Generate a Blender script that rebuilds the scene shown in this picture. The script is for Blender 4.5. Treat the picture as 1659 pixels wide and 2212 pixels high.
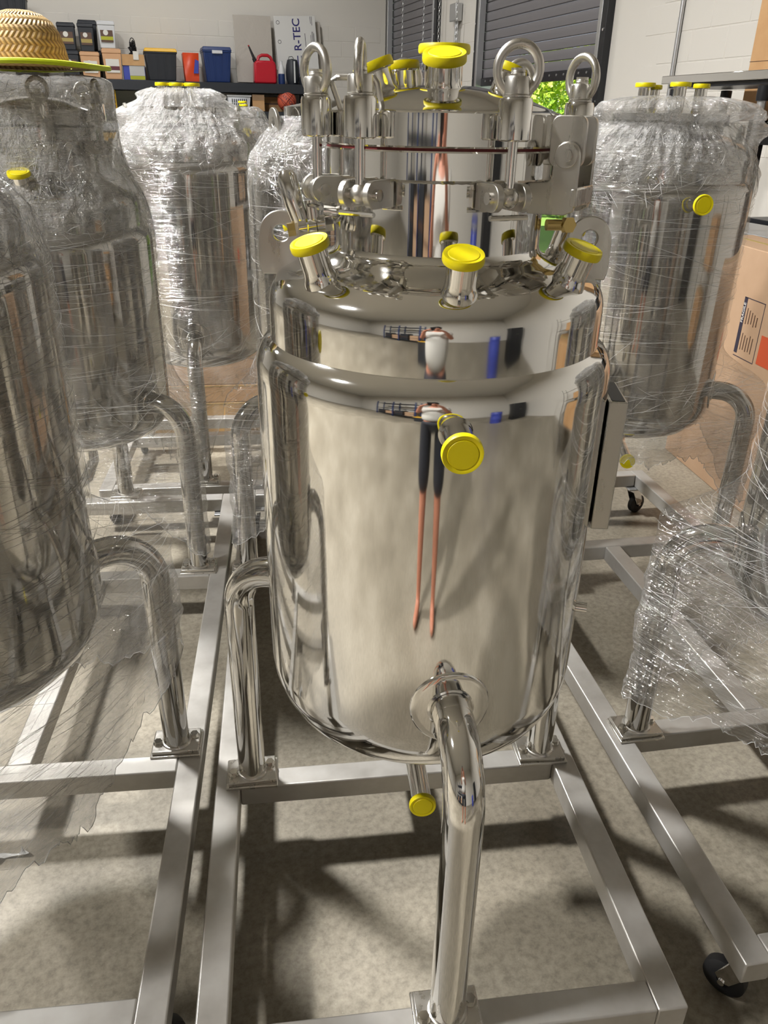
import bpy, bmesh, math, random
from math import sin, cos, pi, radians, sqrt, acos, atan2, exp, hypot
from mathutils import Vector, Matrix, noise

random.seed(7)
for o in list(bpy.data.objects): bpy.data.objects.remove(o)
scene = bpy.context.scene
COL = scene.collection

# ------------------------------------------------------------------ camera
F_PX, PITCH, YAW, ROLL, EYE = 1700.0, 26.6, 7.5, 1.0, 1.60
th, ya, ro = radians(PITCH), radians(YAW), radians(ROLL)
fw = Vector((sin(ya)*cos(th), cos(ya)*cos(th), -sin(th)))
r0 = Vector((cos(ya), -sin(ya), 0)); u0 = r0.cross(fw)
cr = r0*cos(ro) + u0*sin(ro); cu = u0*cos(ro) - r0*sin(ro)
cam = bpy.data.cameras.new('camera'); cam_o = bpy.data.objects.new('camera', cam); COL.objects.link(cam_o)
m = Matrix((cr, cu, -fw)).transposed().to_4x4(); m.translation = Vector((0, 0, EYE))
cam_o.matrix_world = m
cam.sensor_fit = 'VERTICAL'; cam.sensor_height = 36.0; cam.lens = 36.0*F_PX/2212.0
cam.clip_start = 0.05; cam.clip_end = 200
scene.camera = cam_o

# ------------------------------------------------------------------ world, sun, exposure
w = bpy.data.worlds.new('world'); scene.world = w; w.use_nodes = True
bg = w.node_tree.nodes['Background']; bg.inputs[0].default_value = (0.75, 0.86, 1.0, 1); bg.inputs[1].default_value = 1.6
sun = bpy.data.lights.new('sun', 'SUN'); sun.energy = 16.0; sun.angle = radians(0.5); sun.color = (1, 0.95, 0.85)
sun_o = bpy.data.objects.new('sun', sun); COL.objects.link(sun_o)
sun_o.rotation_euler = Vector((0.62, 0.05, -1.0)).to_track_quat('-Z', 'Y').to_euler()
scene.view_settings.view_transform = 'Standard'; scene.view_settings.look = 'None'
scene.view_settings.gamma = 1.0; scene.view_settings.exposure = -0.54
cy = scene.cycles
cy.max_bounces = 6; cy.diffuse_bounces = 2; cy.glossy_bounces = 5; cy.transmission_bounces = 4; cy.transparent_max_bounces = 8
cy.caustics_reflective = False; cy.caustics_refractive = False; cy.sample_clamp_indirect = 6.0
cy.use_adaptive_sampling = True; cy.adaptive_threshold = 0.03
LAMP = 1250.0       # emission of the high-bay lamp lenses

# ------------------------------------------------------------------ materials
def mat(name, col, rough=.5, metal=0.0, **k):
    mt = bpy.data.materials.new(name); mt.use_nodes = True
    b = mt.node_tree.nodes['Principled BSDF']
    b.inputs['Base Color'].default_value = (*col, 1); b.inputs['Roughness'].default_value = rough; b.inputs['Metallic'].default_value = metal
    for kk, v in k.items(): b.inputs[kk.replace('_', ' ')].default_value = v
    return mt
def nd(mt, t, **props):
    n = mt.node_tree.nodes.new(t)
    for k, v in props.items(): setattr(n, k, v)
    return n
def lk(mt, a, b): mt.node_tree.links.new(a, b)
def bsdf(mt): return mt.node_tree.nodes['Principled BSDF']
def coords(mt, scale=(1, 1, 1), rot=(0, 0, 0), kind='Object'):
    tc = nd(mt, 'ShaderNodeTexCoord'); mp = nd(mt, 'ShaderNodeMapping')
    mp.inputs['Scale'].default_value = scale; mp.inputs['Rotation'].default_value = rot
    lk(mt, tc.outputs[kind], mp.inputs[0]); return mp.outputs[0]
def noise_tex(mt, vec, scale=5, detail=4, rough=.5, dist=0):
    n = nd(mt, 'ShaderNodeTexNoise'); n.inputs['Scale'].default_value = scale; n.inputs['Detail'].default_value = detail
    n.inputs['Roughness'].default_value = rough; n.inputs['Distortion'].default_value = dist
    lk(mt, vec, n.inputs['Vector']); return n.outputs['Fac']
def ramp(mt, fac, stops):
    r = nd(mt, 'ShaderNodeValToRGB'); e = r.color_ramp.elements
    while len(e) < len(stops): e.new(.5)
    for i, (p, c) in enumerate(stops):
        e[i].position = p; e[i].color = (*c, 1) if len(c) == 3 else c
    lk(mt, fac, r.inputs[0]); return r.outputs[0]
def bump(mt, h, strength=.2, dist=.01):
    b = nd(mt, 'ShaderNodeBump'); b.inputs['Strength'].default_value = strength; b.inputs['Distance'].default_value = dist
    lk(mt, h, b.inputs['Height']); lk(mt, b.outputs[0], bsdf(mt).inputs['Normal']); return b
def g(v): return (v, v, v)
def rgb(r, gg, b):   # sRGB 0-255 to linear
    f = lambda c: (c/255/12.92) if c <= 10 else ((c/255+.055)/1.055)**2.4
    return (f(r), f(gg), f(b))

def steel_polished(name, col, rough, smear):
    mt = mat(name, col, rough, 1.0)
    v = coords(mt, (1, 1, .22)); n = noise_tex(mt, v, 5, 3, .6, 0)
    lk(mt, ramp(mt, n, [(.35, g(rough)), (.62, g(rough+.02)), (.8, g(rough+smear))]), bsdf(mt).inputs['Roughness'])
    v2 = coords(mt, (1, 1, .35)); n2 = noise_tex(mt, v2, 7, 1, .4)
    bump(mt, n2, .05, .004)
    return mt
M = {}
M['polished'] = steel_polished('polished_steel', (.80, .788, .76), .045, .17)
M['polished2'] = steel_polished('polished_steel_wrapped', (.52, .51, .49), .05, .10)
M['bright'] = mat('bright_fittings', (.78, .765, .735), .10, 1.0)
M['satin'] = mat('satin_steel', (.60, .58, .54), .30, 1.0)
_v = coords(M['satin'], (14, 14, 3)); _n = noise_tex(M['satin'], _v, 3, 5, .6)
lk(M['satin'], ramp(M['satin'], _n, [(.3, g(.22)), (.7, g(.40))]), bsdf(M['satin']).inputs['Roughness'])
M['frame'] = mat('brushed_frame_steel', (.62, .60, .56), .42, .6)
_v = coords(M['frame'], (1, 1, 1)); _n = noise_tex(M['frame'], _v, 7, 4, .65, 0)
lk(M['frame'], ramp(M['frame'], _n, [(.25, (.43, .41, .375)), (.5, (.54, .52, .485)), (.75, (.61, .60, .57))]), bsdf(M['frame']).inputs['Base Color'])
lk(M['frame'], ramp(M['frame'], _n, [(.3, g(.36)), (.7, g(.50))]), bsdf(M['frame']).inputs['Roughness'])
M['yellow'] = mat('yellow_plastic', rgb(242, 224, 0), .42, 0, Subsurface_Weight=.0)
M['red_gasket'] = mat('red_gasket', (.16, .012, .012), .5)
M['brass'] = mat('brass', (.62, .46, .18), .25, 1.0)
M['rubber'] = mat('black_rubber', (.012, .012, .013), .55)
M['black'] = mat('black_paint', (.012, .013, .016), .35)
M['blackplastic'] = mat('black_plastic', rgb(38, 42, 50), .45)
M['navy'] = mat('navy_plastic', rgb(24, 50, 104), .4)
M['orange'] = mat('orange_plastic', rgb(214, 74, 36), .4)
M['peach'] = mat('peach_plastic', rgb(214, 168, 128), .45)
M['whiteplastic'] = mat('white_plastic', rgb(214, 216, 220), .45)
M['red'] = mat('red_plastic', rgb(188, 24, 44), .35)
M['lidyellow'] = mat('lid_yellow', rgb(230, 178, 12), .45)
M['chrome'] = mat('chrome', (.82, .82, .83), .06, 1.0)
M['galv'] = mat('galvanised', (.55, .56, .57), .35, .8)
M['label_dark'] = mat('label_brown', rgb(92, 66, 52), .5)
M['label_band'] = mat('label_tan', rgb(170, 150, 84), .5)
M['label_white'] = mat('label_white', rgb(224, 222, 216), .5)
M['label_maroon'] = mat('label_maroon', rgb(98, 38, 52), .5)
M['green_label'] = mat('label_green', rgb(176, 178, 40), .5)
M['ink_blue'] = mat('ink_blue', rgb(32, 28, 104), .5)
M['ink_dark'] = mat('ink_dark', rgb(50, 46, 62), .5)
M['orange_print'] = mat('orange_print', rgb(200, 84, 48), .5)
M['bagblue'] = mat('bag_blue', rgb(60, 74, 170), .4)
M['darkred'] = mat('dark_red_cloth', rgb(110, 12, 20), .8)
M['skin'] = mat('skin', rgb(196, 132, 106), .5)
M['shirt'] = mat('pale_shirt', rgb(206, 204, 198), .8)
M['shorts'] = mat('dark_shorts', rgb(34, 36, 44), .8)
M['hair'] = mat('dark_hair', rgb(40, 30, 24), .6)
M['whiteprint'] = mat('white_stripe', rgb(210, 212, 214), .4)

def cardboard(name, c1, c2):
    mt = mat(name, c1, .75)
    n = noise_tex(mt, coords(mt, (1, 1, 1)), 4, 6, .6)
    lk(mt, ramp(mt, n, [(.3, c1), (.7, c2)]), bsdf(mt).inputs['Base Color'])
    return mt
M['card'] = cardboard('cardboard', rgb(188, 144, 98), rgb(204, 164, 118))
M['card2'] = cardboard('cardboard_grey', rgb(178, 146, 116), rgb(190, 158, 128))
M['wood'] = cardboard('pallet_wood', rgb(178, 138, 88), rgb(204, 168, 116))
_n = noise_tex(M['wood'], coords(M['wood'], (2, 30, 30)), 3, 5, .6); bump(M['wood'], _n, .2, .002)

# concrete floor
mt = M['floor'] = mat('concrete', (.22, .2, .17), .5)
v = coords(mt); n1 = noise_tex(mt, v, 1.3, 4, .62, 0); n2 = noise_tex(mt, v, 55, 3, .72)
c1 = ramp(mt, n1, [(.3, rgb(127, 119, 104)), (.5, rgb(150, 142, 126)), (.68, rgb(171, 163, 147))])
c2 = ramp(mt, n2, [(.33, g(.72)), (.52, g(1.0)), (.72, g(1.22))])
mx = nd(mt, 'ShaderNodeMix', data_type='RGBA', blend_type='MULTIPLY'); mx.inputs[0].default_value = 1.0
lk(mt, c1, mx.inputs[6]); lk(mt, c2, mx.inputs[7])
vor = nd(mt, 'ShaderNodeTexVoronoi'); vor.inputs['Scale'].default_value = 34; lk(mt, v, vor.inputs['Vector'])
sp = ramp(mt, vor.outputs['Distance'], [(.02, g(.45)), (.05, g(0))])
mx2 = nd(mt, 'ShaderNodeMix', data_type='RGBA'); lk(mt, sp, mx2.inputs[0]); lk(mt, mx.outputs[2], mx2.inputs[6]); mx2.inputs[7].default_value = (*rgb(206, 198, 182), 1)
lk(mt, mx2.outputs[2], bsdf(mt).inputs['Base Color'])
lk(mt, ramp(mt, n1, [(.3, g(.38)), (.7, g(.6))]), bsdf(mt).inputs['Roughness'])

def paint(name, c):
    mt = mat(name, c, .6)
    return mt
M['wall'] = paint('painted_block', rgb(226, 222, 214))
M['ceil'] = paint('ceiling_white', rgb(222, 220, 215))
M['slat'] = mat('shutter_grey', rgb(128, 126, 130), .45, .2)
M['foamboard'] = mat('foil_faced_board', rgb(196, 190, 182), .35, .15)
_n = noise_tex(M['foamboard'], coords(M['foamboard'], (1, 1, 1)), 6, 4, .5, 1.5); bump(M['foamboard'], _n, .5, .01)
M['whiteboard'] = mat('white_board', rgb(220, 220, 218), .45)

# straw
mt = M['straw'] = mat('straw', rgb(190, 154, 92), .6)
def mth(op, a, b=None):
    n_ = nd(mt, 'ShaderNodeMath', operation=op)
    for k_, x_ in enumerate((a, b)):
        if x_ is None: continue
        if isinstance(x_, (int, float)): n_.inputs[k_].default_value = x_
        else: lk(mt, x_, n_.inputs[k_])
    return n_.outputs[0]
sx = nd(mt, 'ShaderNodeSeparateXYZ'); lk(mt, coords(mt, (1, 1, 1), kind='UV'), sx.inputs[0])
row = mth('MULTIPLY', sx.outputs[1], 62.0); alt = mth('SUBTRACT', mth('MULTIPLY', mth('MODULO', mth('FLOOR', row), 2.0), 2.0), 1.0)
phs = mth('ADD', mth('MULTIPLY', sx.outputs[0], 150.0), mth('MULTIPLY', alt, mth('MULTIPLY', mth('FRACT', row), 1.6)))
wvf = mth('PINGPONG', phs, 1.0); rwf = mth('PINGPONG', row, .5)
hgt = mth('MULTIPLY', wvf, mth('ADD', mth('MULTIPLY', rwf, 1.2), .4))
lk(mt, ramp(mt, hgt, [(.0, rgb(126, 94, 50)), (.25, rgb(186, 150, 90)), (.8, rgb(216, 186, 128))]), bsdf(mt).inputs['Base Color'])
bump(mt, hgt, .8, .006)
M['hatband'] = mat('neon_cord', rgb(206, 222, 30), .5)

# basketball
mt = M['ball'] = mat('basketball_rubber', rgb(206, 96, 70), .6)
n = noise_tex(mt, coords(mt), 140, 2, .5); bump(mt, n, .4, .002)

# leaves outside
mt = M['leaf'] = mat('leaf', rgb(120, 160, 50), .5)
n = noise_tex(mt, coords(mt), 2.5, 4, .6)
lk(mt, ramp(mt, n, [(.35, rgb(120, 170, 50)), (.6, rgb(196, 214, 70))]), bsdf(mt).inputs['Base Color'])
M['grass'] = mat('grass', rgb(110, 140, 60), .8)

# stretch film: clear plastic with milky folds and glints
def film(name, veil, spec):
    mt = bpy.data.materials.new(name); mt.use_nodes = True
    nt = mt.node_tree; nt.nodes.remove(nt.nodes['Principled BSDF']); out = nt.nodes['Material Output']
    uv = coords(mt, (1.2, 16, 1), (0, 0, .16), 'UV'); st = noise_tex(mt, uv, 7, 3, .68, 0)
    uv2 = coords(mt, (1.5, 20, 1), (0, 0, -.22), 'UV'); st2 = noise_tex(mt, uv2, 6, 3, .65, .0)
    bl = noise_tex(mt, coords(mt, (1, 1, 1), kind='UV'), 6, 2, .6, .0)
    cr_ = noise_tex(mt, coords(mt, (1, 1, 1), kind='UV'), 38, 3, .7, .0)
    at = nd(mt, 'ShaderNodeAttribute', attribute_name='layers')
    s1 = ramp(mt, st, [(.60, g(0)), (.66, g(1))]); s2 = ramp(mt, st2, [(.62, g(0)), (.68, g(1))])
    b1 = ramp(mt, bl, [(.4, g(0)), (.75, g(1))])
    def ma(op, a, b):
        n = nd(mt, 'ShaderNodeMath', operation=op)
        for i, x in enumerate((a, b)):
            if isinstance(x, (int, float)): n.inputs[i].default_value = x
            else: lk(mt, x, n.inputs[i])
        return n.outputs[0]
    lay = at.outputs['Fac']
    streak = ma('MULTIPLY', ma('ADD', s1, s2), .12)
    vv = ma('ADD', ma('ADD', streak, ma('MULTIPLY', b1, .10)), veil)
    vv = ma('MULTIPLY', vv, ma('ADD', lay, .25))
    vv = ma('ADD', vv, ma('MULTIPLY', ma('MULTIPLY', lay, lay), .14))
    vv = ma('MINIMUM', vv, .85)
    bp = nd(mt, 'ShaderNodeBump'); bp.inputs['Strength'].default_value = 1.0; bp.inputs['Distance'].default_value = .03
    hh = ma('ADD', ma('MULTIPLY', st, .5), ma('ADD', ma('MULTIPLY', cr_, ma('ADD', ma('MULTIPLY', at.outputs['Fac'], .5), .12)), 0.0))
    lk(mt, hh, bp.inputs['Height'])
    tr = nd(mt, 'ShaderNodeBsdfTransparent'); tr.inputs[0].default_value = (.97, .965, .955, 1)
    df = nd(mt, 'ShaderNodeBsdfDiffuse'); df.inputs[0].default_value = (.86, .85, .83, 1); lk(mt, bp.outputs[0], df.inputs['Normal'])
    tl = nd(mt, 'ShaderNodeBsdfTranslucent'); tl.inputs[0].default_value = (.86, .85, .83, 1)
    m1 = nd(mt, 'ShaderNodeMixShader'); m1.inputs[0].default_value = .4; lk(mt, df.outputs[0], m1.inputs[1]); lk(mt, tl.outputs[0], m1.inputs[2])
    m2 = nd(mt, 'ShaderNodeMixShader'); lk(mt, vv, m2.inputs[0]); lk(mt, tr.outputs[0], m2.inputs[1]); lk(mt, m1.outputs[0], m2.inputs[2])
    gl = nd(mt, 'ShaderNodeBsdfGlossy'); gl.inputs['Roughness'].default_value = .10; gl.inputs[0].default_value = (.95, .95, .95, 1); lk(mt, bp.outputs[0], gl.inputs['Normal'])
    fr = nd(mt, 'ShaderNodeLayerWeight'); fr.inputs[0].default_value = .25; lk(mt, bp.outputs[0], fr.inputs['Normal'])
    fa = ma('ADD', ma('MULTIPLY', fr.outputs['Facing'], .2), ma('MULTIPLY', ma('ADD', lay, .3), spec))
    m3 = nd(mt, 'ShaderNodeMixShader'); lk(mt, fa, m3.inputs[0]); lk(mt, m2.outputs[0], m3.inputs[1]); lk(mt, gl.outputs[0], m3.inputs[2])
    lk(mt, m3.outputs[0], out.inputs['Surface'])
    return mt
M['film'] = film('stretch_film', .035, .10)
mt = M['strand'] = bpy.data.materials.new('film_glint_and_scrap'); mt.use_nodes = True
_p = bsdf(mt); _p.inputs['Base Color'].default_value = (.85, .84, .82, 1); _p.inputs['Roughness'].default_value = .25; _p.inputs['Alpha'].default_value = 1.0; _p.inputs['Specular IOR Level'].default_value = .6; _p.inputs['Base Color'].default_value = (.62, .615, .60, 1)  # pale film colour, for the glint strands and the floor scrap

def emis(name, col, s):
    mt = bpy.data.materials.new(name); mt.use_nodes = True; b = bsdf(mt)
    b.inputs['Base Color'].default_value = (.8, .8, .8, 1); b.inputs['Emission Color'].default_value = (*col, 1); b.inputs['Emission Strength'].default_value = s
    return mt
M['lens'] = emis('lamp_lens', (1.0, .99, .975), LAMP)
M['lens_fill'] = emis('lamp_lens_fill', (1.0, .985, .97), LAMP*.13)  # weaker glow for the added lamps that light the far wall

# ------------------------------------------------------------------ mesh helpers
class MB:
    def __init__(s): s.v = []; s.f = []; s.uv = None
    def add(s, vs, fs):
        b = len(s.v); s.v += [tuple(x) for x in vs]; s.f += [tuple(i+b for i in q) for q in fs]; return s
    def box(s, x0, x1, y0, y1, z0, z1):
        return s.add([(x0,y0,z0),(x1,y0,z0),(x1,y1,z0),(x0,y1,z0),(x0,y0,z1),(x1,y0,z1),(x1,y1,z1),(x0,y1,z1)],
                     [(3,2,1,0),(4,5,6,7),(0,1,5,4),(1,2,6,5),(2,3,7,6),(3,0,4,7)])
    def taper(s, bx, by, tx, ty, z0, z1):      # box with different bottom and top half sizes
        return s.add([(-bx,-by,z0),(bx,-by,z0),(bx,by,z0),(-bx,by,z0),(-tx,-ty,z1),(tx,-ty,z1),(tx,ty,z1),(-tx,ty,z1)],
                     [(3,2,1,0),(4,5,6,7),(0,1,5,4),(1,2,6,5),(2,3,7,6),(3,0,4,7)])
    def lathe(s, prof, n=48, close=False):
        vs = []; fs = []
        k = len(prof)
        for (r, z) in prof:
            for i in range(n): a = 2*pi*i/n; vs.append((r*cos(a), r*sin(a), z))
        for j in range(k-1 if not close else k):
            j2 = (j+1) % k
            for i in range(n): fs.append((j*n+i, j*n+(i+1)%n, j2*n+(i+1)%n, j2*n+i))
        return s.add(vs, fs)
    def tube(s, path, r, n=12, caps=True, closed=False):
        P = [Vector(p) for p in path]; rs = r if isinstance(r, (list, tuple)) else [r]*len(P)
        vs = []; fs = []; up = None; K = len(P)
        for i, p in enumerate(P):
            if closed: t = P[(i+1) % K]-P[i-1]
            else: t = (P[min(i+1, K-1)]-P[max(i-1, 0)])
            t.normalize()
            if up is None:
                up = Vector((0,0,1)) if abs(t.z) < .9 else Vector((1,0,0))
            a = t.cross(up).normalized(); up = a.cross(t).normalized()
            for k in range(n): q = 2*pi*k/n; vs.append(p+(a*cos(q)+up*sin(q))*rs[i])
        for i in range(K if closed else K-1):
            i2 = (i+1) % K
            for k in range(n): fs.append((i*n+k, i*n+(k+1)%n, i2*n+(k+1)%n, i2*n+k))
        if caps and not closed:
            fs.append(tuple(range(n))[::-1]); fs.append(tuple((K-1)*n+k for k in range(n)))
        return s.add(vs, fs)
    def cyl(s, p0, p1, r, n=24): return s.tube([p0, p1], r, n)
    def prism(s, poly, z0, z1):     # convex-ish polygon in xy extruded in z
        n = len(poly); vs = [(x,y,z0) for x,y in poly]+[(x,y,z1) for x,y in poly]
        fs = [tuple(range(n))[::-1], tuple(range(n, 2*n))]+[(i,(i+1)%n,n+(i+1)%n,n+i) for i in range(n)]
        return s.add(vs, fs)
    def plate_hole(s, outer, cx, cy, r, z0, z1, n=32):   # outer: function angle -> radius round the hole centre
        vs = []; fs = []
        for z in (z0, z1):
            for ring in (0, 1):
                for i in range(n):
                    a = 2*pi*i/n; R = r if ring == 0 else outer(a)
                    vs.append((cx+R*cos(a), cy+R*sin(a), z))
        o = lambda z, ring, i: z*2*n+ring*n+i % n
        for i in range(n):
            fs += [(o(1,0,i),o(1,1,i),o(1,1,i+1),o(1,0,i+1)), (o(0,0,i),o(0,0,i+1),o(0,1,i+1),o(0,1,i)),
                   (o(0,1,i),o(0,1,i+1),o(1,1,i+1),o(1,1,i)), (o(0,0,i),o(1,0,i),o(1,0,i+1),o(0,0,i+1))]
        return s.add(vs, fs)
    def sphere(s, c, r, n=16, sc=(1,1,1)):
        prof = []
        vs = []; fs = []; k = n//2
        for j in range(k+1):
            t = pi*j/k
            for i in range(n): a = 2*pi*i/n; vs.append((c[0]+r*sc[0]*sin(t)*cos(a), c[1]+r*sc[1]*sin(t)*sin(a), c[2]-r*sc[2]*cos(t)))
        for j in range(k):
            for i in range(n): fs.append((j*n+i, j*n+(i+1)%n, (j+1)*n+(i+1)%n, (j+1)*n+i))
        return s.add(vs, fs)
    def xf(s, mx, start=0):
        for i in range(start, len(s.v)): s.v[i] = tuple(mx @ Vector(s.v[i]))
        return s
    def mesh(s, name, angle=35):
        me = bpy.data.meshes.new(name); me.from_pydata(s.v, [], s.f)
        bm = bmesh.new(); bm.from_mesh(me); bmesh.ops.remove_doubles(bm, verts=bm.verts, dist=1e-5)
        bmesh.ops.recalc_face_normals(bm, faces=bm.faces); bm.to_mesh(me); bm.free()
        for p in me.polygons: p.use_smooth = True
        me.set_sharp_from_angle(angle=radians(angle)); return me
    def build(s, name, mt, parent=None, bevel=0, angle=35, loc=None, rot=None):
        me = s.mesh(name, angle); me.materials.append(M[mt] if isinstance(mt, str) else mt)
        o = bpy.data.objects.new(name, me); COL.objects.link(o)
        if parent: o.parent = parent
        if loc: o.location = loc
        if rot: o.rotation_euler = rot
        if bevel:
            b = o.modifiers.new('bevel', 'BEVEL'); b.width = bevel; b.segments = 2; b.limit_method = 'ANGLE'; b.angle_limit = radians(40)
        return o
def empty(name, loc=(0,0,0), rz=0):
    o = bpy.data.objects.new(name, None); COL.objects.link(o); o.location = loc; o.rotation_euler = (0,0,rz); o.empty_display_size = .1; return o
def tag(o, label=None, cat=None, group=None, kind=None):
    if label: o['label'] = label
    if cat: o['category'] = cat
    if group: o['group'] = group
    if kind: o['kind'] = kind
    return o
def inst(src, parent, loc=None, rot=None, name=None):
    c = src.copy(); COL.objects.link(c); c.parent = parent
    if loc is not None: c.location = loc
    if rot is not None: c.rotation_euler = rot
    return c
def Rz(a): return Matrix.Rotation(a, 4, 'Z')
def Tr(x, y, z): return Matrix.Translation((x, y, z))
def frame_along(p, d):      # matrix taking local +Z to direction d at p
    return Matrix.Translation(p) @ Vector(d).to_track_quat('Z', 'Y').to_matrix().to_4x4()
def arc(c, r, a0, a1, n, ex, ez):
    return [Vector(c)+Vector(ex)*r*cos(a0+(a1-a0)*i/n)+Vector(ez)*r*sin(a0+(a1-a0)*i/n) for i in range(n+1)]
def text_mesh(body, size, extrude=.0005):
    cu_ = bpy.data.curves.new('t', 'FONT'); cu_.body = body; cu_.size = size; cu_.extrude = extrude
    cu_.align_x = 'CENTER'; cu_.align_y = 'CENTER'; cu_.offset = size*.012
    o = bpy.data.objects.new('t', cu_); COL.objects.link(o); dg = bpy.context.evaluated_depsgraph_get()
    me = bpy.data.meshes.new_from_object(o.evaluated_get(dg)); bpy.data.objects.remove(o); return me

# ------------------------------------------------------------------ room shell (turned against the carts)
RA = radians(9.9); rfv = Vector((-sin(RA), cos(RA), 0)); rrv = Vector((cos(RA), sin(RA), 0))
def rm(u, v, z): p = rrv*u+rfv*v; return Vector((p.x, p.y, z))
ROOM = Tr(0,0,0) @ Rz(RA)       # room axes: x = u, y = v
DF, DR, DB, DL, HC = 13.2, 4.06, -6.0, -13.0, 6.0
def struct(name, mb, mt, bevel=0):
    o = mb.build(name, mt, None, bevel); o['kind'] = 'structure'; o.rotation_euler = (0,0,RA); return o
struct('floor', MB().box(DL, DR, DB, DF, -.1, 0), 'floor')
struct('ceiling', MB().box(DL-.2, DR+.2, DB-.2, DF+.2, HC, HC+.15), 'ceil')
wall_front = struct('wall_front', MB().box(DL, DR+.2, DF, DF+.2, 0, HC), 'wall')
struct('wall_back', MB().box(DL, DR+.2, DB-.2, DB, 0, HC), 'wall')
struct('wall_left', MB().box(DL-.2, DL, DB-.2, DF+.2, 0, HC), 'wall')
D1 = (10.95, 13.05); D2 = (6.83, 9.6); DT = 4.2
mb = MB()
mb.box(DR, DR+.2, DB, D2[0], 0, HC).box(DR, DR+.2, D2[1], D1[0], 0, HC).box(DR, DR+.2, D1[1], DF, 0, HC)
mb.box(DR, DR+.2, D2[0], D2[1], DT, HC).box(DR, DR+.2, D1[0], D1[1], DT, HC)
wall_right = struct('wall_right', mb, 'wall')
# painted blocks, each its own piece
BW, BH = .400, .200
bm_ = MB().box(-BW/2+.0035, BW/2-.0035, -.006, .006, -BH/2+.0035, BH/2-.0035)
blk = None
def add_block(parent, u, v, z, rot, half=False):
    global blk
    if blk is None:
        blk = bm_.build('block', 'wall', parent, bevel=.004); c = blk
    else: c = inst(blk, parent)
    c.location = (u, v, z); c.rotation_euler = (0,0,rot); c.scale = (.5 if half else 1, 1, 1)
for k in range(9, 14):
    z = .1+.2*k
    for i in range(-5, 10):
        u = -.05+.4*i+(.2 if k % 2 else 0)
        if u < 3.8: add_block(wall_front, u, DF+.0035, z, 0)
for k in range(7, 14):
    z = .1+.2*k
    for i in range(0, 5):
        v = 6.3-.4*i-(.2 if k % 2 else 0)
        if v+.2 < 6.5: add_block(wall_right, DR+.0035, v, z, pi/2)
    for i in range(3):
        v = 9.95+.4*i-(.2 if k % 2 else 0)
        if 9.78 < v-.0 and v+.2 < 10.75: add_block(wall_right, DR+.0035, v, z, pi/2)

# roller shutters with separate slats
slat_prof = [(-.004, 0), (.004, .006), (.006, .045), (.005, .080), (.001, .087), (-.004, .089)]
def shutter(name, v0, v1, zb, ztop):
    root = empty(name, (0,0,0), RA); root['kind'] = 'structure'
    sm = MB()
    for x in (v0, v1):
        pass
    n = len(slat_prof)
    vs = [(DR+.02-a, v0+.04, b) for a, b in slat_prof]+[(DR+.02-a, v1-.04, b) for a, b in slat_prof]
    sm.add(vs, [(i, i+1, n+i+1, n+i) for i in range(n-1)])
    vs2 = [(DR+.035, v0+.04, 0), (DR+.035, v0+.04, .086), (DR+.035, v1-.04, .086), (DR+.035, v1-.04, 0)]
    sm.add(vs2, [(0,1,2,3)])
    s0 = None; z = zb+.06
    while z < ztop:
        if s0 is None: s0 = sm.build('slat', 'slat', root); s0.location.z = z
        else: inst(s0, root, (0,0,z))
        z += .092
    bb = MB().box(DR-.01, DR+.04, v0+.02, v1-.02, zb-.02, zb+.06); bb.build('bottom_bar', 'black', root, .004)
    nb = MB()
    v = v0+.3
    rv = None
    while v < v1-.2:
        b = MB().cyl((DR-.016, v, zb+.03), (DR-.01, v, zb+.03), .010, 8) if rv is None else None
        if rv is None: rv = b.build('rivet', 'galv', root); base_v = v
        else: inst(rv, root, (0, v-base_v, 0))
        v += .14
    for i, vv in enumerate((v0, v1)):
        s = -1 if i == 0 else 1
        gt = MB().box(DR-.07, DR, min(vv-s*.045, vv+s*.03), max(vv-s*.045, vv+s*.03), 0, DT).build('guide_track', 'galv' if False else 'black', root, .004)
        gt2 = MB().box(DR-.075, DR-.0, min(vv-s*.1, vv-s*.047), max(vv-s*.1, vv-s*.047), 0, DT).build('guide_lip', 'galv', root, .003)
        bt = None
        for kk in range(14):
            zz = .4+.27*kk
            if bt is None: bt = MB().cyl((DR-.078, vv+s*.0, zz), (DR-.07, vv+s*.0, zz), .011, 8).build('bolt', 'chrome', gt)
            else: inst(bt, gt, (0, 0, .27*kk))
    MB().cyl((DR-.02, v0-.05, DT+.1), (DR-.02, v1+.05, DT+.1), .2, 24).build('drum_hood', 'slat', root)
    return root
shutter('door_1', D1[0], D1[1], .1, DT)
shutter('door_2', D2[0], D2[1], 1.96, DT)
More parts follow.
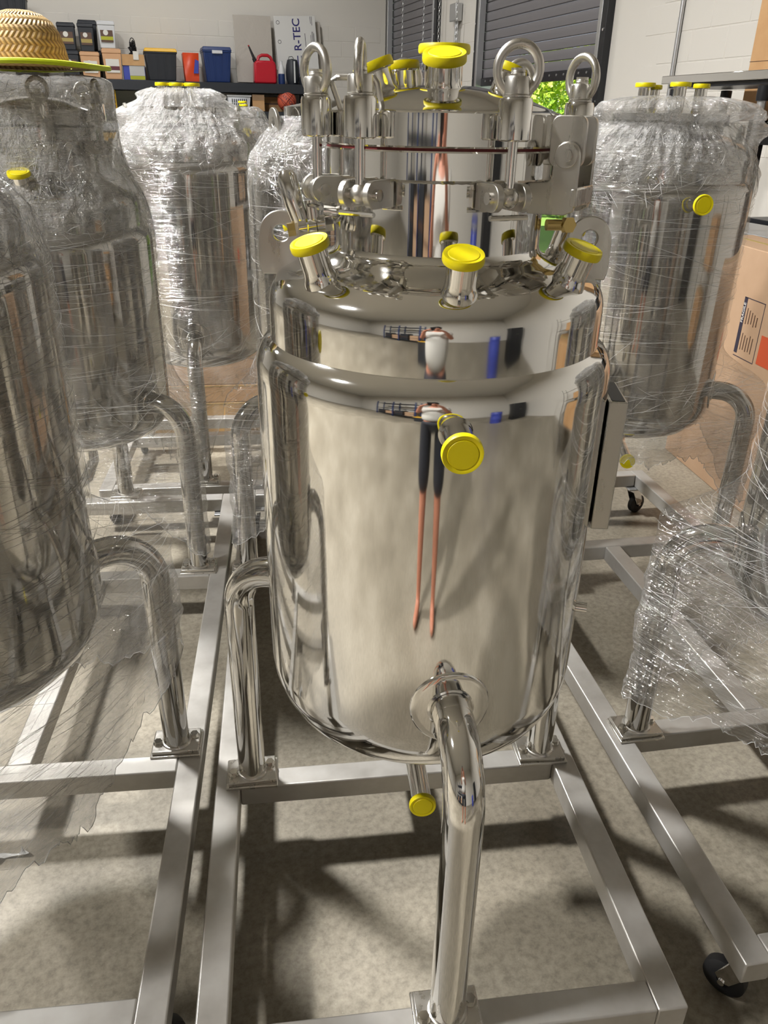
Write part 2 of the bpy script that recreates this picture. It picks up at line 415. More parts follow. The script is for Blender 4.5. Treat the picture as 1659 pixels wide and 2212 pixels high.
# outside behind the half-open shutter
out = MB().box(DR+.2, DR+40, -20, 40, -.15, -.05).build('ground_outside', 'grass'); out.rotation_euler = (0,0,RA); out['kind'] = 'structure'
def shrub(u, v, h, rad, label, n=7000, seed=1):
    rnd = random.Random(seed); mb = MB()
    for i in range(n):
        a = rnd.uniform(0, 2*pi); zz = rnd.uniform(.05, 1.0); rr_ = rad*sqrt(max(.02, 1-(zz-.4)**2*1.6))*rnd.uniform(.7, 1.05)
        p = Vector((rr_*cos(a), rr_*sin(a), zz*h)); d = Vector((rnd.uniform(-1,1), rnd.uniform(-1,1), rnd.uniform(-.6,1))).normalized()
        e = d.cross(Vector((rnd.uniform(-1,1), rnd.uniform(-1,1), rnd.uniform(-1,1)))).normalized(); L = rnd.uniform(.07, .16)
        mb.add([p, p+d*L*.5+e*L*.28, p+d*L, p+d*L*.5-e*L*.28], [(0,1,2,3)])
    root = empty('shrub', rm(u, v, -.05), 0); tag(root, label, 'shrub', 'sunlit shrubs outside the roller door')
    f_ = mb.build('foliage', 'leaf', root, angle=1); f_['kind'] = 'stuff'
    MB().tube([(0,0,-.02), (.02,0,h*.4), (0,.03,h*.8)], [.05,.04,.02], 8).build('stem', 'wood', root)
G_S = 'bright yellow-green shrub outside, left under the raised roller shutter'
shrub(8.2, 14.8, 2.7, .95, G_S, seed=3)
shrub(9.2, 17.2, 3.0, 1.2, 'bright yellow-green shrub outside, farthest back behind the raised shutter', seed=8)
shrub(6.9, 10.6, 2.7, .85, 'deep green shrub outside, right under the raised roller shutter', seed=4)
shrub(7.8, 12.55, 2.8, .8, 'yellow-green shrub outside, middle under the raised roller shutter', seed=5)

# conduit, junction box, chains on the right wall
root = empty('junction_box', rm(DR-.056, 10.28, 2.66)); root.rotation_euler.z = RA
tag(root, 'grey electrical junction box with two conduits between the shutters', 'junction box')
MB().box(-.04, .045, -.10, .10, -.02, .16).build('box_body', 'galv', root, .006)
MB().cyl((.02, -.03, -2.4), (.02, -.03, -.02), .013, 12).build('conduit', 'galv', root)
MB().cyl((.02, .03, -2.4), (.02, .03, -.02), .013, 12).build('conduit', 'galv', root)
root = empty('wall_conduit', rm(DR-.022, 5.84, 0)); root.rotation_euler.z = RA
tag(root, 'thin steel conduit running up the white block wall right of the shutter', 'conduit')
MB().cyl((0,0,.3), (0,0,5.6), .016, 12).build('pipe', 'galv', root)
for zz in (1.2, 2.6, 3.9): MB().box(-.02, .02, -.04, .04, zz-.012, zz+.012).build('pipe_strap', 'galv', root, .002)
def chain(u, v, z0, z1, label):
    root = empty('pull_chain', rm(u, v, z0)); root.rotation_euler.z = RA; tag(root, label, 'chain', 'shutter pull chains')
    l0 = None; L = .034; k = 0; z = 0
    while z < z1-z0:
        if l0 is None:
            path = [(0, .011*cos(t), .5*L+(.5*L+.002)*sin(t)) for t in [2*pi*i/10 for i in range(10)]]
            l0 = MB().tube(path, .0035, 6, closed=True).build('link', 'galv', root)
        else: inst(l0, root, (0,0,z), (0,0,(k % 2)*pi/2))
        z += L; k += 1
chain(DR-.14, 12.05, 1.75, 3.2, 'left-hand steel pull chain hanging before the far shutter')
chain(DR-.14, 11.18, 1.75, 3.2, 'right-hand steel pull chain hanging before the far shutter')
chain(DR-.1, 10.12, 1.75, 3.2, 'steel pull chain hanging beside the junction box')
chain(DR-.1, 10.72, 1.75, 3.2, 'steel pull chain hanging beside the black guide track')

# ------------------------------------------------------------------ high-bay lamps
def lamp(u, v, z, label, lens='lens'):
    root = empty('high_bay_lamp', rm(u, v, z)); tag(root, label, 'ceiling lamp', 'high-bay ceiling lamps')
    MB().lathe([(.02,.30),(.09,.28),(.12,.12),(.27,.03),(.285,-.005),(.26,-.005)], 32).build('housing', 'galv', root)
    MB().lathe([(.0001,.004),(.255,.004)], 32).build('lens', lens, root)
    MB().cyl((0,0,.29), (0,0,HC-z), .012, 8).build('rod', 'galv', root)
lamp(-4.06, 1.17, 5.2, 'bright ceiling lamp far up on the left of the photographer')
lamp(-1.55, 3.92, 5.2, 'bright ceiling lamp above the wrapped tanks at left')
lamp(-3.45, 10.2, 5.2, 'dim ceiling lamp added unseen to light the shelf wall', 'lens_fill')  # this lamp and the next are unseen, added to brighten the far wall
lamp(1.0, 10.2, 5.2, 'dim ceiling lamp added unseen to light the wall by the far shutter', 'lens_fill')
# ------------------------------------------------------------------ tanks
LEG_R, LEG_Z, PIPE = .407, .775, .0315
def cap_mb(r, h):
    return MB().lathe([(.0001, h), (r*.72, h), (r*.75, h-.0012), (r*.80, h-.0002), (r*.96, h), (r, h-.003), (r, .002), (r*.97, 0), (r*.8, 0)], 40)
def nozzle(root, p, d, L, r, capr, caph=.011, mt='bright', fillet=True, capmt='yellow'):
    mx = frame_along(p, d)
    prof = [(r*1.20, -.018), (r*1.18, -.002), (r*1.08, .003), (r*1.01, .008)] if fillet else [(r, -.01)]
    prof += [(r, .014 if fillet else 0), (r, L-.006), (capr*.93, L-.003), (capr*.93, L+.002), (r*.85, L+.002)]
    nz = MB().lathe(prof, 32).xf(mx).build('nozzle', mt, root)
    c = cap_mb(capr, caph).xf(mx @ Tr(0,0,L-.004)).build('cap', capmt, nz)
    return nz
def pol(r, az, z): a = radians(az); return Vector((r*cos(a), r*sin(a), z))
def er(az): a = radians(az); return Vector((cos(a), sin(a), 0))
def et(az): a = radians(az); return Vector((-sin(a), cos(a), 0))
HEX = [(cos(pi/3*i), sin(pi/3*i)) for i in range(6)]
def leg(root, az, R, mt, ztop=LEG_Z, plate_rot=0.0, pad=True, foot=.19):
    e = er(az); z = Vector((0,0,1)); br = .098
    path = [e*(R-.012)+z*ztop, e*(LEG_R-br-.002)+z*ztop] + arc(e*(LEG_R-br)+z*(ztop-br), br, pi/2, 0, 12, e, z)[0:] + [e*LEG_R+z*(foot+.012)]
    lg = MB().tube(path, PIPE, 28).build('leg', mt, root)
    c = e*LEG_R; mx = Tr(c.x, c.y, 0) @ Rz(plate_rot)
    MB().box(-.056, .056, -.040, .040, foot+.006, foot+.016).xf(mx).build('base_plate', 'satin', lg, .002)
    wb = MB().lathe([(PIPE+.005, foot+.016), (PIPE+.003, foot+.020), (PIPE, foot+.021)], 28).xf(Tr(c.x, c.y, 0)).build('weld_bead', 'satin', lg)
    for sx, sy in ((-1, -.3), (1, .3)):
        b = MB().prism([(x*.0095, y*.0095) for x, y in HEX], foot+.019, foot+.027); b.lathe([(.0001, foot+.0195), (.012, foot+.0195), (.012, foot+.016)], 20)
        b.xf(mx @ Tr(sx*.043, sy*.035, 0)).build('bolt', 'bright', lg)
    if pad:
        n1, n2 = 6, 40; vs = []; fs = []
        rad = [.030, .040, .052, .0605, .063, .0645]; hh = [.0035, .0035, .0035, .0035, .0024, -.001]
        for j in range(n1):
            for i in range(n2):
                q = 2*pi*i/n2; t = radians(az)+rad[j]*cos(q)/R; vs.append(((R+hh[j])*cos(t), (R+hh[j])*sin(t), ztop+rad[j]*sin(q)*1.05))
        for j in range(n1-1):
            for i in range(n2): fs.append((j*n2+i, j*n2+(i+1)%n2, (j+1)*n2+(i+1)%n2, (j+1)*n2+i))
        MB().add(vs, fs).build('leg_pad', mt, lg, angle=60)
        MB().tube([pol(R+.003, az, ztop)+et(az)*(PIPE+.003)*cos(q)+z*(PIPE+.003)*sin(q) for q in [2*pi*i/28 for i in range(28)]], .003, 6, closed=True).build('weld_bead', 'bright', lg)
    return lg
def lug(root, az, r, z, mt='satin', s=1.0, lean=0, tang=True, hole=.013):
    # upright plate with round top and hole; wide at the foot
    def outer(a):
        top = .032*s
        x, y = cos(a), sin(a)
        if y >= 0: return top
        lim = .06*s/max(1e-6, -y); w_ = .034*s/max(1e-6, abs(x)) if abs(x) > 1e-6 else 9
        return min(lim, w_ if abs(x) > .49 else lim, .069*s)
    mb = MB().plate_hole(outer, 0, 0, hole*s, -.005, .005, 40)
    ang = radians(az)+(pi/2 if tang else 0)
    mx = Tr(*pol(r, az, z)) @ Rz(ang) @ Matrix.Rotation(radians(lean), 4, 'X') @ Matrix.Rotation(pi/2, 4, 'X')
    return mb.xf(mx).build('lifting_lug', mt, root, .0015)

def swing_bolt(root, az, r, eye_rot):
    p = pol(r, az, 0)
    e, t, z = er(az), et(az), Vector((0,0,1))
    b = MB().cyl(p+z*1.512, p+z*1.645, .0066, 16).build('swing_bolt', 'bright', root)
    MB().sphere(p+z*1.512, .0135, 20).build('eye_end', 'satin', b)
    MB().lathe([(.0001,1.5765),(.0175,1.5765),(.0205,1.5785),(.0205,1.6195),(.019,1.6235),(.0001,1.6235)], 36).xf(Tr(p.x,p.y,0)).build('sleeve_nut', 'bright', b)
    MB().lathe([(.0150,1.6235),(.0165,1.625),(.0165,1.6262),(.0150,1.627),(.0158,1.628),(.0158,1.644),(.0145,1.6465),(.0001,1.6465)], 32).xf(Tr(p.x,p.y,0)).build('eye_collar', 'satin', b)
    MB().lathe([(.0085,1.646),(.0088,1.649),(.0082,1.650),(.0088,1.651),(.0082,1.6525),(.0085,1.655),(.0001,1.655)], 20).xf(Tr(p.x,p.y,0)).build('thread_end', 'satin', b)
    ex = Vector((cos(radians(eye_rot)), sin(radians(eye_rot)), 0)); c = p+z*1.6535
    MB().tube([c+ex*.0245*cos(q)+z*.0265*sin(q) for q in [2*pi*i/40 for i in range(40)]], .0056, 14, closed=True).build('eye_ring', 'satin', b)
    cl = MB()
    for s in (-1, 1):
        st = len(cl.v)
        pts = [(-.042, -.017), (0, -.017)]+[(.017*cos(q), .017*sin(q)) for q in [(-pi/2+pi*i/10) for i in range(1, 10)]]+[(0, .017), (-.042, .017)]
        cl.prism(pts, -.0045, .0045)
        cl.xf(Matrix(((e.x, 0, t.x, p.x+t.x*s*.0195), (e.y, 0, t.y, p.y+t.y*s*.0195), (0, 1, 0, 1.512), (0,0,0,1))), st)
    c_ = cl.build('clevis', 'satin', root, .001)
    MB().cyl(p+z*1.512-t*.031, p+z*1.512+t*.031, .0075, 16).build('clevis_pin', 'bright', c_)
    MB().tube([p+z*1.489-t*.028+e*.006, p+z*1.489+t*.026+e*.006], .0035, 8).build('cotter_pin', 'bright', c_)
    return b

A_AX = (.2344, 1.2253)
def build_tank_main():
    root = empty('steel_tank', (*A_AX, 0))
    tag(root, 'unwrapped polished steel tank with clamped lid and eye rings, nearest in the middle', 'tank')
    prof = [(.0001,.568),(.08,.571),(.15,.580),(.20,.594),(.236,.613),(.258,.636),(.271,.662),(.278,.690),(.280,.715),(.280,1.0),(.280,1.243),(.2795,1.256),(.2775,1.268),(.274,1.278),(.269,1.287),(.263,1.293),(.2555,1.298)]
    MB().lathe(prof, 128).build('jacket', 'polished', root, angle=60)
    prof = [(.2555,1.292),(.2555,1.345),(.2550,1.358),(.2525,1.369),(.248,1.379),(.240,1.388),(.228,1.397),(.212,1.405),(.195,1.4115),(.180,1.4155),(.166,1.4195),(.158,1.4235),(.154,1.428),(.152,1.434)]
    MB().lathe(prof, 128).build('shoulder', 'polished', root, angle=60)
    nk = MB().lathe([(.152,1.434),(.152,1.531)], 128).build('neck', 'polished', root, angle=60)
    pts = [Vector((.1535*cos(q), .1535*sin(q), 1.5265+.0008*(i % 2))) for i, q in enumerate([2*pi*k/160 for k in range(160)])]
    MB().tube(pts, .0022, 5, closed=True).build('weld_bead', 'bright', nk)
    MB().lathe([(.150,1.5275),(.1645,1.5275),(.1665,1.5295),(.1665,1.5615),(.165,1.5635),(.150,1.5635)], 128).build('clamp_ring', 'polished', root)
    MB().lathe([(.150,1.5632),(.1632,1.5632),(.1632,1.5672),(.150,1.5672)], 128).build('gasket', 'red_gasket', root)
    MB().lathe([(.150,1.567),(.165,1.567),(.1665,1.569),(.1665,1.6065),(.165,1.6085),(.160,1.6095),(.15,1.6135),(.125,1.623),(.09,1.633),(.05,1.640),(.0001,1.643)], 128).build('lid', 'polished', root, angle=25)
    # lid nozzles
    nozzle(root, pol(.056,-101,1.638), er(-101)*.34+Vector((0,0,1)), .034, .0215, .0290, .012)
    nozzle(root, pol(.070,80,1.636), (0,0,1), .052, .028, .0375, .012)
    v = er(172)*.40+Vector((0,0,1)); nozzle(root, pol(.085,165,1.628), v, .036, .0225, .0290, .012)
    v = er(140)*.12+Vector((0,0,1)); nozzle(root, pol(.085,123,1.630), v, .036, .0215, .0270, .011)
    v = er(8)*.36+Vector((0,0,1)); nozzle(root, pol(.090,14,1.628), v, .036, .0175, .0245, .011)
    # shoulder nozzles
    def shn(az, L=.044, tilt=.34, r=.0205):
        nozzle(root, pol(.220,az,1.404), er(az)*tilt+Vector((0,0,1)), L, r, .0268, .011)
    shn(-92.5); shn(-146, .046, .36); shn(-44, .042, .36); shn(15); shn(80); shn(150)
    # side nozzle
    nozzle(root, pol(.279,-93.5,1.232), er(-94)+Vector((0,0,-.03)), .062, .0205, .0268, .011)
    # swing bolts
    for az, r, er_ in ((-163,.188,125), (-131.5,.197,-101), (-74.5,.197,-11), (-4,.195,118), (42,.195,20), (98,.195,0)):
        swing_bolt(root, az, r, er_)
    # lid handle
    hz = 1.606
    h = [pol(.158,-158,hz), pol(.158,-158,hz)+Vector((-.014,-.002,.036)), pol(.158,-158,hz)+Vector((-.006,0,.040)), pol(.158,-158,hz)+Vector((.04,-.028,.040)), pol(.158,-158,hz)+Vector((.044,-.03,.034)), pol(.158,-158,hz)+Vector((.05,-.03,.005))]
    MB().tube(h, .0038, 10).build('lid_handle', 'satin', root)
    # hinge
    az = -35; e, t, z = er(az), et(az), Vector((0,0,1))
    def mxh(off): return Matrix(((e.x, 0, t.x, t.x*off), (e.y, 0, t.y, t.y*off), (0, 1, 0, 0), (0,0,0,1)))
    def rrect(x0, x1, y0, y1, r):
        out = []
        for cx, cy, a0 in ((x1-r, y1-r, 0), (x0+r, y1-r, pi/2), (x0+r, y0+r, pi), (x1-r, y0+r, 1.5*pi)):
            out += [(cx+r*cos(a0+pi/2*k/5), cy+r*sin(a0+pi/2*k/5)) for k in range(6)]
        return out
    hg = MB()
    for off in (-.026, .026):
        st = len(hg.v); hg.prism(rrect(.170, .216, 1.545, 1.607, .011), -.0045, .0045); hg.xf(mxh(off), st)
    hinge = hg.build('hinge_plate', 'satin', root, .0012)
    hg = MB()
    for off in (-.037, .037):
        st = len(hg.v)
        hg.prism([(.150,1.487),(.200,1.487),(.212,1.492),(.214,1.50),(.214,1.56)]+[(.197+.017*cos(q), 1.560+.017*sin(q)) for q in [pi*k/8 for k in range(1, 8)]]+[(.180,1.56),(.180,1.532),(.174,1.527),(.150,1.526)], -.0045, .0045); hg.xf(mxh(off), st)
    arm = hg.build('hinge_arm', 'satin', root, .0012)
    st = MB().box(.206, .216, -.042, .042, 1.497, 1.522); st.xf(Matrix(((e.x, t.x, 0, 0), (e.y, t.y, 0, 0), (0,0,1,0), (0,0,0,1)))); st.build('stop_bar', 'satin', arm, .003)
    pc = e*.197+z*1.560
    MB().cyl(pc-t*.048, pc+t*.048, .0085, 24).build('hinge_pin', 'satin', arm)
    MB().cyl(pc-t*.0445, pc-t*.0405, .0155, 28).build('washer', 'satin', arm, .0008)
    # lugs
    lug(root, 172, .235, 1.443, s=1.0, lean=0, tang=False, hole=.012)
    lug(root, -8, .228, 1.443, s=1.0, lean=0, tang=False, hole=.012)
    # sampling valve on the neck, left
    vp = pol(.150, 178, 1.475)
    e2 = er(178)
    vl = MB().tube([vp, vp+e2*.02+z*.002], .015, 20).build('side_valve', 'bright', root)
    q0 = pol(.195,-172,1.455)
    MB().tube([q0+z*-.045, q0+z*.0, q0+z*.008], .0135, 20).build('valve_stem', 'bright', vl)
    MB().tube([q0+Vector((-.012,0,.012)), q0+Vector((-.020,0,.036)), q0+Vector((-.028,.004,.068)), q0+Vector((-.029,.006,.076))], [.0125,.0135,.0145,.010], 20).build('valve_elbow', 'bright', vl)
    MB().tube([q0+Vector((.008,-.004,.008)), q0+Vector((.004,-.004,.040))], .009, 16).build('valve_outlet', 'bright', vl)
    for k, (xx, rr_) in enumerate(((-.030,.010), (-.014,.0135), (.0,.0125), (.012,.0135), (.024,.011))):
        a = q0+Vector((xx,-.004,.004+xx*.15)); MB().cyl(a, a+Vector((.011,0,.0016)), rr_, 6 if k in (0, 4) else 20).build('clamp_nut' if k in (0, 4) else 'clamp_ferrule', 'brass' if k == 0 else 'bright', vl)
    q1 = pol(.19,-10,1.462)
    MB().cyl(q1+Vector((-.03,0,.0)), q1, .008, 16).build('clamp_bolt', 'brass', vl)
    MB().prism([(x*.012, y*.012) for x, y in HEX], 0, .01).xf(frame_along(q1, Vector((.3,-1,.1)))).build('clamp_nut', 'brass', vl)
    # nameplate bracket on the right flank
    az = -12; e, t = er(az), et(az)
    bx = MB().box(.279, .308, -.055, .055, .99, 1.212); bx.xf(Matrix(((e.x, t.x, 0, 0), (e.y, t.y, 0, 0), (0,0,1,0), (0,0,0,1))))
    pb = bx.build('plate_bracket', 'satin', root, .002)
    b2 = MB().box(.284, .304, -.050, .050, 1.2122, 1.2128); b2.xf(Matrix(((e.x, t.x, 0, 0), (e.y, t.y, 0, 0), (0,0,1,0), (0,0,0,1)))); b2.build('bracket_slot_shade', 'black', pb)  # black sheet stands in for the shaded inside of the slot
    # legs and drain
    leg(root, -90, .280, 'polished'); leg(root, 150, .280, 'polished', plate_rot=0.05); leg(root, 30, .280, 'polished', plate_rot=-.05)
    dz = .425
    dr = MB().tube([(-.005,0,.58), (-.005,0,dz+.05)]+[(-.005, -.05+.05*cos(q), dz+.05-.05*sin(q)) for q in [pi/2*k/8 for k in range(1, 9)]]+[(-.008,-.145,dz)], .0195, 24).build('drain_pipe', 'bright', root)
    cap_mb(.0258, .011).xf(frame_along((-.008,-.143,dz), (-.05,-1,.02))).build('cap', 'yellow', dr)
    MB().cyl(pol(.25,-22,.83), pol(.298,-22,.83), .010, 16).build('side_stub', 'bright', root)
    return root
build_tank_main()

# --------------------------------------------------------- wrapped tanks
def interp(prof, z):
    if z <= prof[0][0]: return prof[0][1]
    for (z0, a), (z1, b) in zip(prof, prof[1:]):
        if z <= z1:
            t = (z-z0)/max(1e-9, z1-z0); return a+(b-a)*t
    return prof[-1][1]
def sstep(a, b, x):
    t = min(1, max(0, (x-a)/(b-a))); return t*t*(3-2*t)
def wrap_r(th_, z, R, prof, legs, lobes, seed):
    r = interp(prof, z)+.005
    w_ = sstep(.93, .80, z) if legs else 0
    if z < .62: r = max(.215, R-.16*(.62-z))
    if w_ > 0:
        best = r
        for az in legs:
            d = abs((th_-radians(az)+pi) % (2*pi)-pi)
            be = acos(min(1, max(-1, (max(r, .2)-.036)/LEG_R)))
            if d < be: best = max(best, min(r/max(.2, cos(d-be)), LEG_R+.037))
        r = r+(best-r)*w_
    for (az, wd, z0, wz, amp) in lobes:
        d = abs((th_-radians(az)+pi) % (2*pi)-pi)
        r += amp*exp(-(d/wd)**2-((z-z0)/wz)**2)
    return r
def wrap(root, R, prof, ztop, legs, lowf, lobes=(), seed=0, crumple_z=1.42, nT=280, nZ=200, dens=1.0, strands=70, strand_z=(.35, 1.5), hole=None, amp=1.0):
    vs = []; uvs = []; lay = []; fs = []
    for j in range(nZ+1):
        s = j/nZ
        for i in range(nT):
            t = 2*pi*i/nT
            zl = lowf(t)+.03*noise.noise((cos(t)*9, sin(t)*9, seed))+.018*noise.noise((cos(t)*34, sin(t)*34, seed+5))
            z = zl+(ztop-zl)*s
            r = wrap_r(t, z, R, prof, legs, lobes, seed)
            cz = sstep(crumple_z-.06, crumple_z+.05, z)
            low = sstep(.80, .62, z)
            p = Vector((cos(t)*2.2, sin(t)*2.2, z*7+seed*3.1))
            n1 = noise.noise(p*1.6); n2 = noise.noise(Vector((cos(t)*9, sin(t)*9, z*22+seed)))
            n3 = 1-abs(noise.noise(Vector((t*3.4+z*6*sin(seed+1), z*16+t*.8, seed*1.7))))*2
            n4 = 1-abs(noise.noise(Vector((cos(t)*7+z*3, sin(t)*7, z*13-seed))))*2
            n5 = 1-abs(noise.noise(Vector((cos(t)*13-z*9, sin(t)*13, z*30+seed*2))))*2
            r += .0022+.0015*n1+.0014*n3+amp*cz*(.008*n1+.006*n2+.010*n4+.005*n5)+low*(.010*n1+.008*n4+.003*n5)
            vs.append((r*cos(t), r*sin(t), z+cz*.004*n2)); uvs.append((t*.3, z))
            lay.append(max(0.03, dens*(.16+.95*cz+.72*low+(.12+.25*cz)*n1+.12*n4*(cz+low))))
    for j in range(nZ):
        for i in range(nT):
            if hole and hole(2*pi*(i+.5)/nT, vs[j*nT+i][2]): continue
            fs.append((j*nT+i, j*nT+(i+1) % nT, (j+1)*nT+(i+1) % nT, (j+1)*nT+i))
    # gathered film over the top
    me = bpy.data.meshes.new('plastic_wrap'); me.from_pydata(vs, [], fs)
    ul = me.uv_layers.new(name='uv')
    for p in me.polygons:
        p.use_smooth = True
        us = [uvs[me.loops[l].vertex_index] for l in p.loop_indices]
        mxu = max(u[0] for u in us)
        for l, u in zip(p.loop_indices, us): ul.data[l].uv = (u[0]+(2*pi*.3 if mxu-u[0] > .9 else 0), u[1])
    at = me.attributes.new('layers', 'FLOAT', 'POINT')
    for i, x in enumerate(lay): at.data[i].value = x
    me.materials.append(M['film'])
    o = bpy.data.objects.new('plastic_wrap', me); COL.objects.link(o); o.parent = root
    o['label'] = 'clear wrinkled stretch film'
    # pulled film strands and creases; pale tubes stand in for their glints
    rnd = random.Random(seed*13+5); mb = MB()
    def line(t0, span, z0, sl, rad, wob, n):
        path = []; ph_ = rnd.uniform(0, 6)
        for i in range(n+1):
            t = t0+span*i/n; z = z0+sl*i/n+wob*sin(ph_+3.2*i/n)
            if z < lowf(t % (2*pi))+.03 or z > ztop-.004: break
            r = wrap_r(t % (2*pi), z, R, prof, legs, lobes, seed)+.0055+rnd.uniform(0, .001)
            cz = sstep(crumple_z-.06, crumple_z+.05, z)
            r += cz*(.006*noise.noise((cos(t)*9, sin(t)*9, z*22+seed)))
            path.append((r*cos(t), r*sin(t), z))
        if len(path) > 3:
            K = len(path)-1
            mb.tube(path, [rad*(.25+.75*sin(pi*(i+.3)/(K+.6))) for i in range(K+1)], 3)
    hem = []
    for i in range(nT):
        x_, y_, z_ = vs[i]; hem.append((x_, y_, z_))
    mb.tube(hem, .0008, 4, closed=True)
    for k in range(strands*3):
        line(rnd.uniform(0, 2*pi), rnd.uniform(.4, 1.9), rnd.uniform(*strand_z), rnd.gauss(0, .035) if rnd.random() < .8 else rnd.uniform(-.16, .16), rnd.choice((.00022, .00032, .00045)), rnd.uniform(0, .006), 16)
    for k in range(strands*9):
        z0 = rnd.uniform(crumple_z-.05, ztop-.02); L = rnd.uniform(.012, .06); a_ = rnd.uniform(-1.5, 1.5)
        line(rnd.uniform(0, 2*pi), L*cos(a_)/.25, z0, L*sin(a_), rnd.choice((.0003, .00045, .0007)), rnd.uniform(.001, .006), 6)
    for k in range(strands*3):
        z0 = rnd.uniform(.3, .85); L = rnd.uniform(.04, .16); a_ = rnd.uniform(-.9, .9)
        line(rnd.uniform(0, 2*pi), L*cos(a_)/.35, z0, L*sin(a_), rnd.choice((.0002, .00035)), rnd.uniform(.001, .006), 7)
    if mb.v:
        so = mb.build('film_glint_strands', 'strand', o, angle=80); so['kind'] = 'stuff'
    return o

def bolt_lid(root, s=1.0, zoff=0, n=6, a0=30):
    pass
def tank_tall(ax, rz, label, legs, seed, lowf, lobes=(), top_caps=(), side=None, lugs=(), R=.28, zj=1.42, ztop=1.655, dens=1.0, strands=70, prof=None, drain=None, wrapped_top=True, hole=None, lugz=1.56):
    root = empty('wrapped_tank', (*ax, 0), rz); tag(root, label, 'tank')
    pj = [(.0001,.60),(.10,.606),(.18,.622),(.232,.645),(.262,.675),(.276,.705),(R,.735),(R,zj-.03),(R*.995,zj-.012),(R*.975,zj+.004),(R*.93,zj+.013),(R*.915,zj+.015)]
    MB().lathe(pj, 96).build('jacket', 'polished2', root, angle=60)
    ps = [(R*.915,zj+.012),(R*.915,zj+.07),(R*.905,zj+.087),(R*.87,zj+.105),(R*.79,zj+.122),(R*.66,zj+.137),(R*.55,zj+.146),(R*.54,zj+.165),(R*.62,zj+.168),(R*.62,zj+.20),(R*.52,zj+.205),(R*.35,zj+.215),(.0001,zj+.222)]
    MB().lathe(ps, 96).build('shoulder', 'polished2', root, angle=40)
    for (az, r, zc, cr_) in top_caps:
        nozzle(root, pol(r, az, zj+.20), (0,0,1), zc-(zj+.20), .018, cr_, .012)
    if side:
        az, z, L = side; nozzle(root, pol(R-.002, az, z), er(az), L, .019, .0285, .011)
    for (az, lean) in lugs: lug(root, az, .215, lugz, s=1.15, lean=lean, hole=.0115)
    for az in legs: leg(root, az, R, 'polished2')
    if drain:
        daz, drr, dz = drain; e_ = er(daz); k_ = .04
        dr = MB().tube([(0,0,.63), (0,0,dz+k_)]+[e_*(k_-k_*cos(q))+Vector((0,0,dz+k_-k_*sin(q))) for q in [pi/2*k/6 for k in range(1, 7)]]+[e_*drr+Vector((0,0,dz))], .0195, 20).build('drain_pipe', 'bright', root)
        cap_mb(.0258, .011).xf(frame_along(e_*(drr-.002)+Vector((0,0,dz)), e_)).build('cap', 'yellow', dr)
    if prof is None:
        prof = [(.3,R),(zj,R),(zj+.03,R*.97),(zj+.08,R*.93),(zj+.12,R*.82),(zj+.16,R*.68),(zj+.20,R*.62),(zj+.225,R*.5),(zj+.235,R*.25)]
    wrap(root, R, prof, ztop, legs, lowf, lobes, seed, crumple_z=zj+.02, dens=dens, strands=strands, strand_z=(.4, zj), hole=hole)
    return root
def low_const(z0, dips=()):
    def f(t):
        z = z0
        for (az, wd, dz) in dips:
            d = abs((t-radians(az)+pi) % (2*pi)-pi); z += dz*exp(-(d/wd)**2)
        return z
    return f
LEGS_F = (-90, 30, 150); LEGS_B = (90, -30, -150)

# B: cut by the left edge
tank_tall((-.662, 1.35), radians(-.8), 'film-wrapped tank cut off by the left edge of the picture, nearest on the left', LEGS_F, 2,
          low_const(.42, ((-30, .5, -.16), (30, .2, .07), (-75, .4, -.10))), zj=1.385, ztop=1.60, dens=1.1, strands=150, side=(-60, 1.2, .05))
# D: tall tank under the shelf
tank_tall((-.36, 3.56), 0, 'tall film-wrapped tank below the black tote with yellow lid', LEGS_F, 4,
          low_const(.55, ((-90, .25, -.25), (-60, .3, .02))), zj=1.425, ztop=1.69, dens=1.2, strands=90,
          top_caps=((-140,.085,1.70,.026), (-100,.06,1.70,.028), (-50,.075,1.70,.030)), lugs=((-165,10), (-10,10)),
          prof=[(.3,.28),(1.425,.28),(1.455,.272),(1.50,.262),(1.54,.235),(1.575,.20),(1.61,.165),(1.64,.14),(1.665,.115),(1.69,.08)], lugz=1.60,
          lobes=((-168,.30,1.605,.035,.085), (-8,.30,1.60,.04,.085), (175,.35,1.675,.02,.05), (-30,.35,1.67,.022,.07), (-100,.3,1.67,.02,.03)))
# E: behind the unwrapped tank
tank_tall((.20, 2.60), 0, 'film-wrapped tank with a bare lifting lug, right behind the unwrapped tank', LEGS_B, 5,
          low_const(.5, ((-150, .3, -.2),)), zj=1.425, ztop=1.60, dens=.9, strands=110,
          lugs=((-160,4), (20,4)), lugz=1.585)
# F: far away
tank_tall((-.27, 6.2), 0, 'small distant film-wrapped tank seen between the two tanks at left', LEGS_F, 6,
          low_const(.5), zj=1.425, ztop=1.655, dens=1.1, strands=30, top_caps=((-60,.12,1.66,.03), (-30,.06,1.68,.03)), side=(-75, 1.5, .03))
# G: right
tank_tall((1.215, 2.60), radians(2.4), 'tall film-wrapped tank with a yellow side cap, below the steel shelf at right', LEGS_B, 7,
          low_const(.62, ((-30, .35, -.24), (-90, .5, -.06))), zj=1.425, ztop=1.672, dens=1.1, strands=110,
          prof=[(.3,.28),(1.425,.28),(1.46,.273),(1.50,.264),(1.54,.243),(1.575,.205),(1.595,.178),(1.604,.172),(1.615,.198),(1.635,.213),(1.655,.20),(1.668,.13),(1.674,.06)],
          top_caps=((170,.09,1.70,.030), (150,.06,1.695,.024), (-106,.08,1.70,.030), (-60,.09,1.697,.024)), side=(-95, 1.392, .055), lugs=((-20,8), (160,8)),
          lobes=((-18,.20,1.59,.035,.10), (-30,.5,1.635,.02,.03), (160,.3,1.56,.05,.05)), drain=(-106, .20, .545))
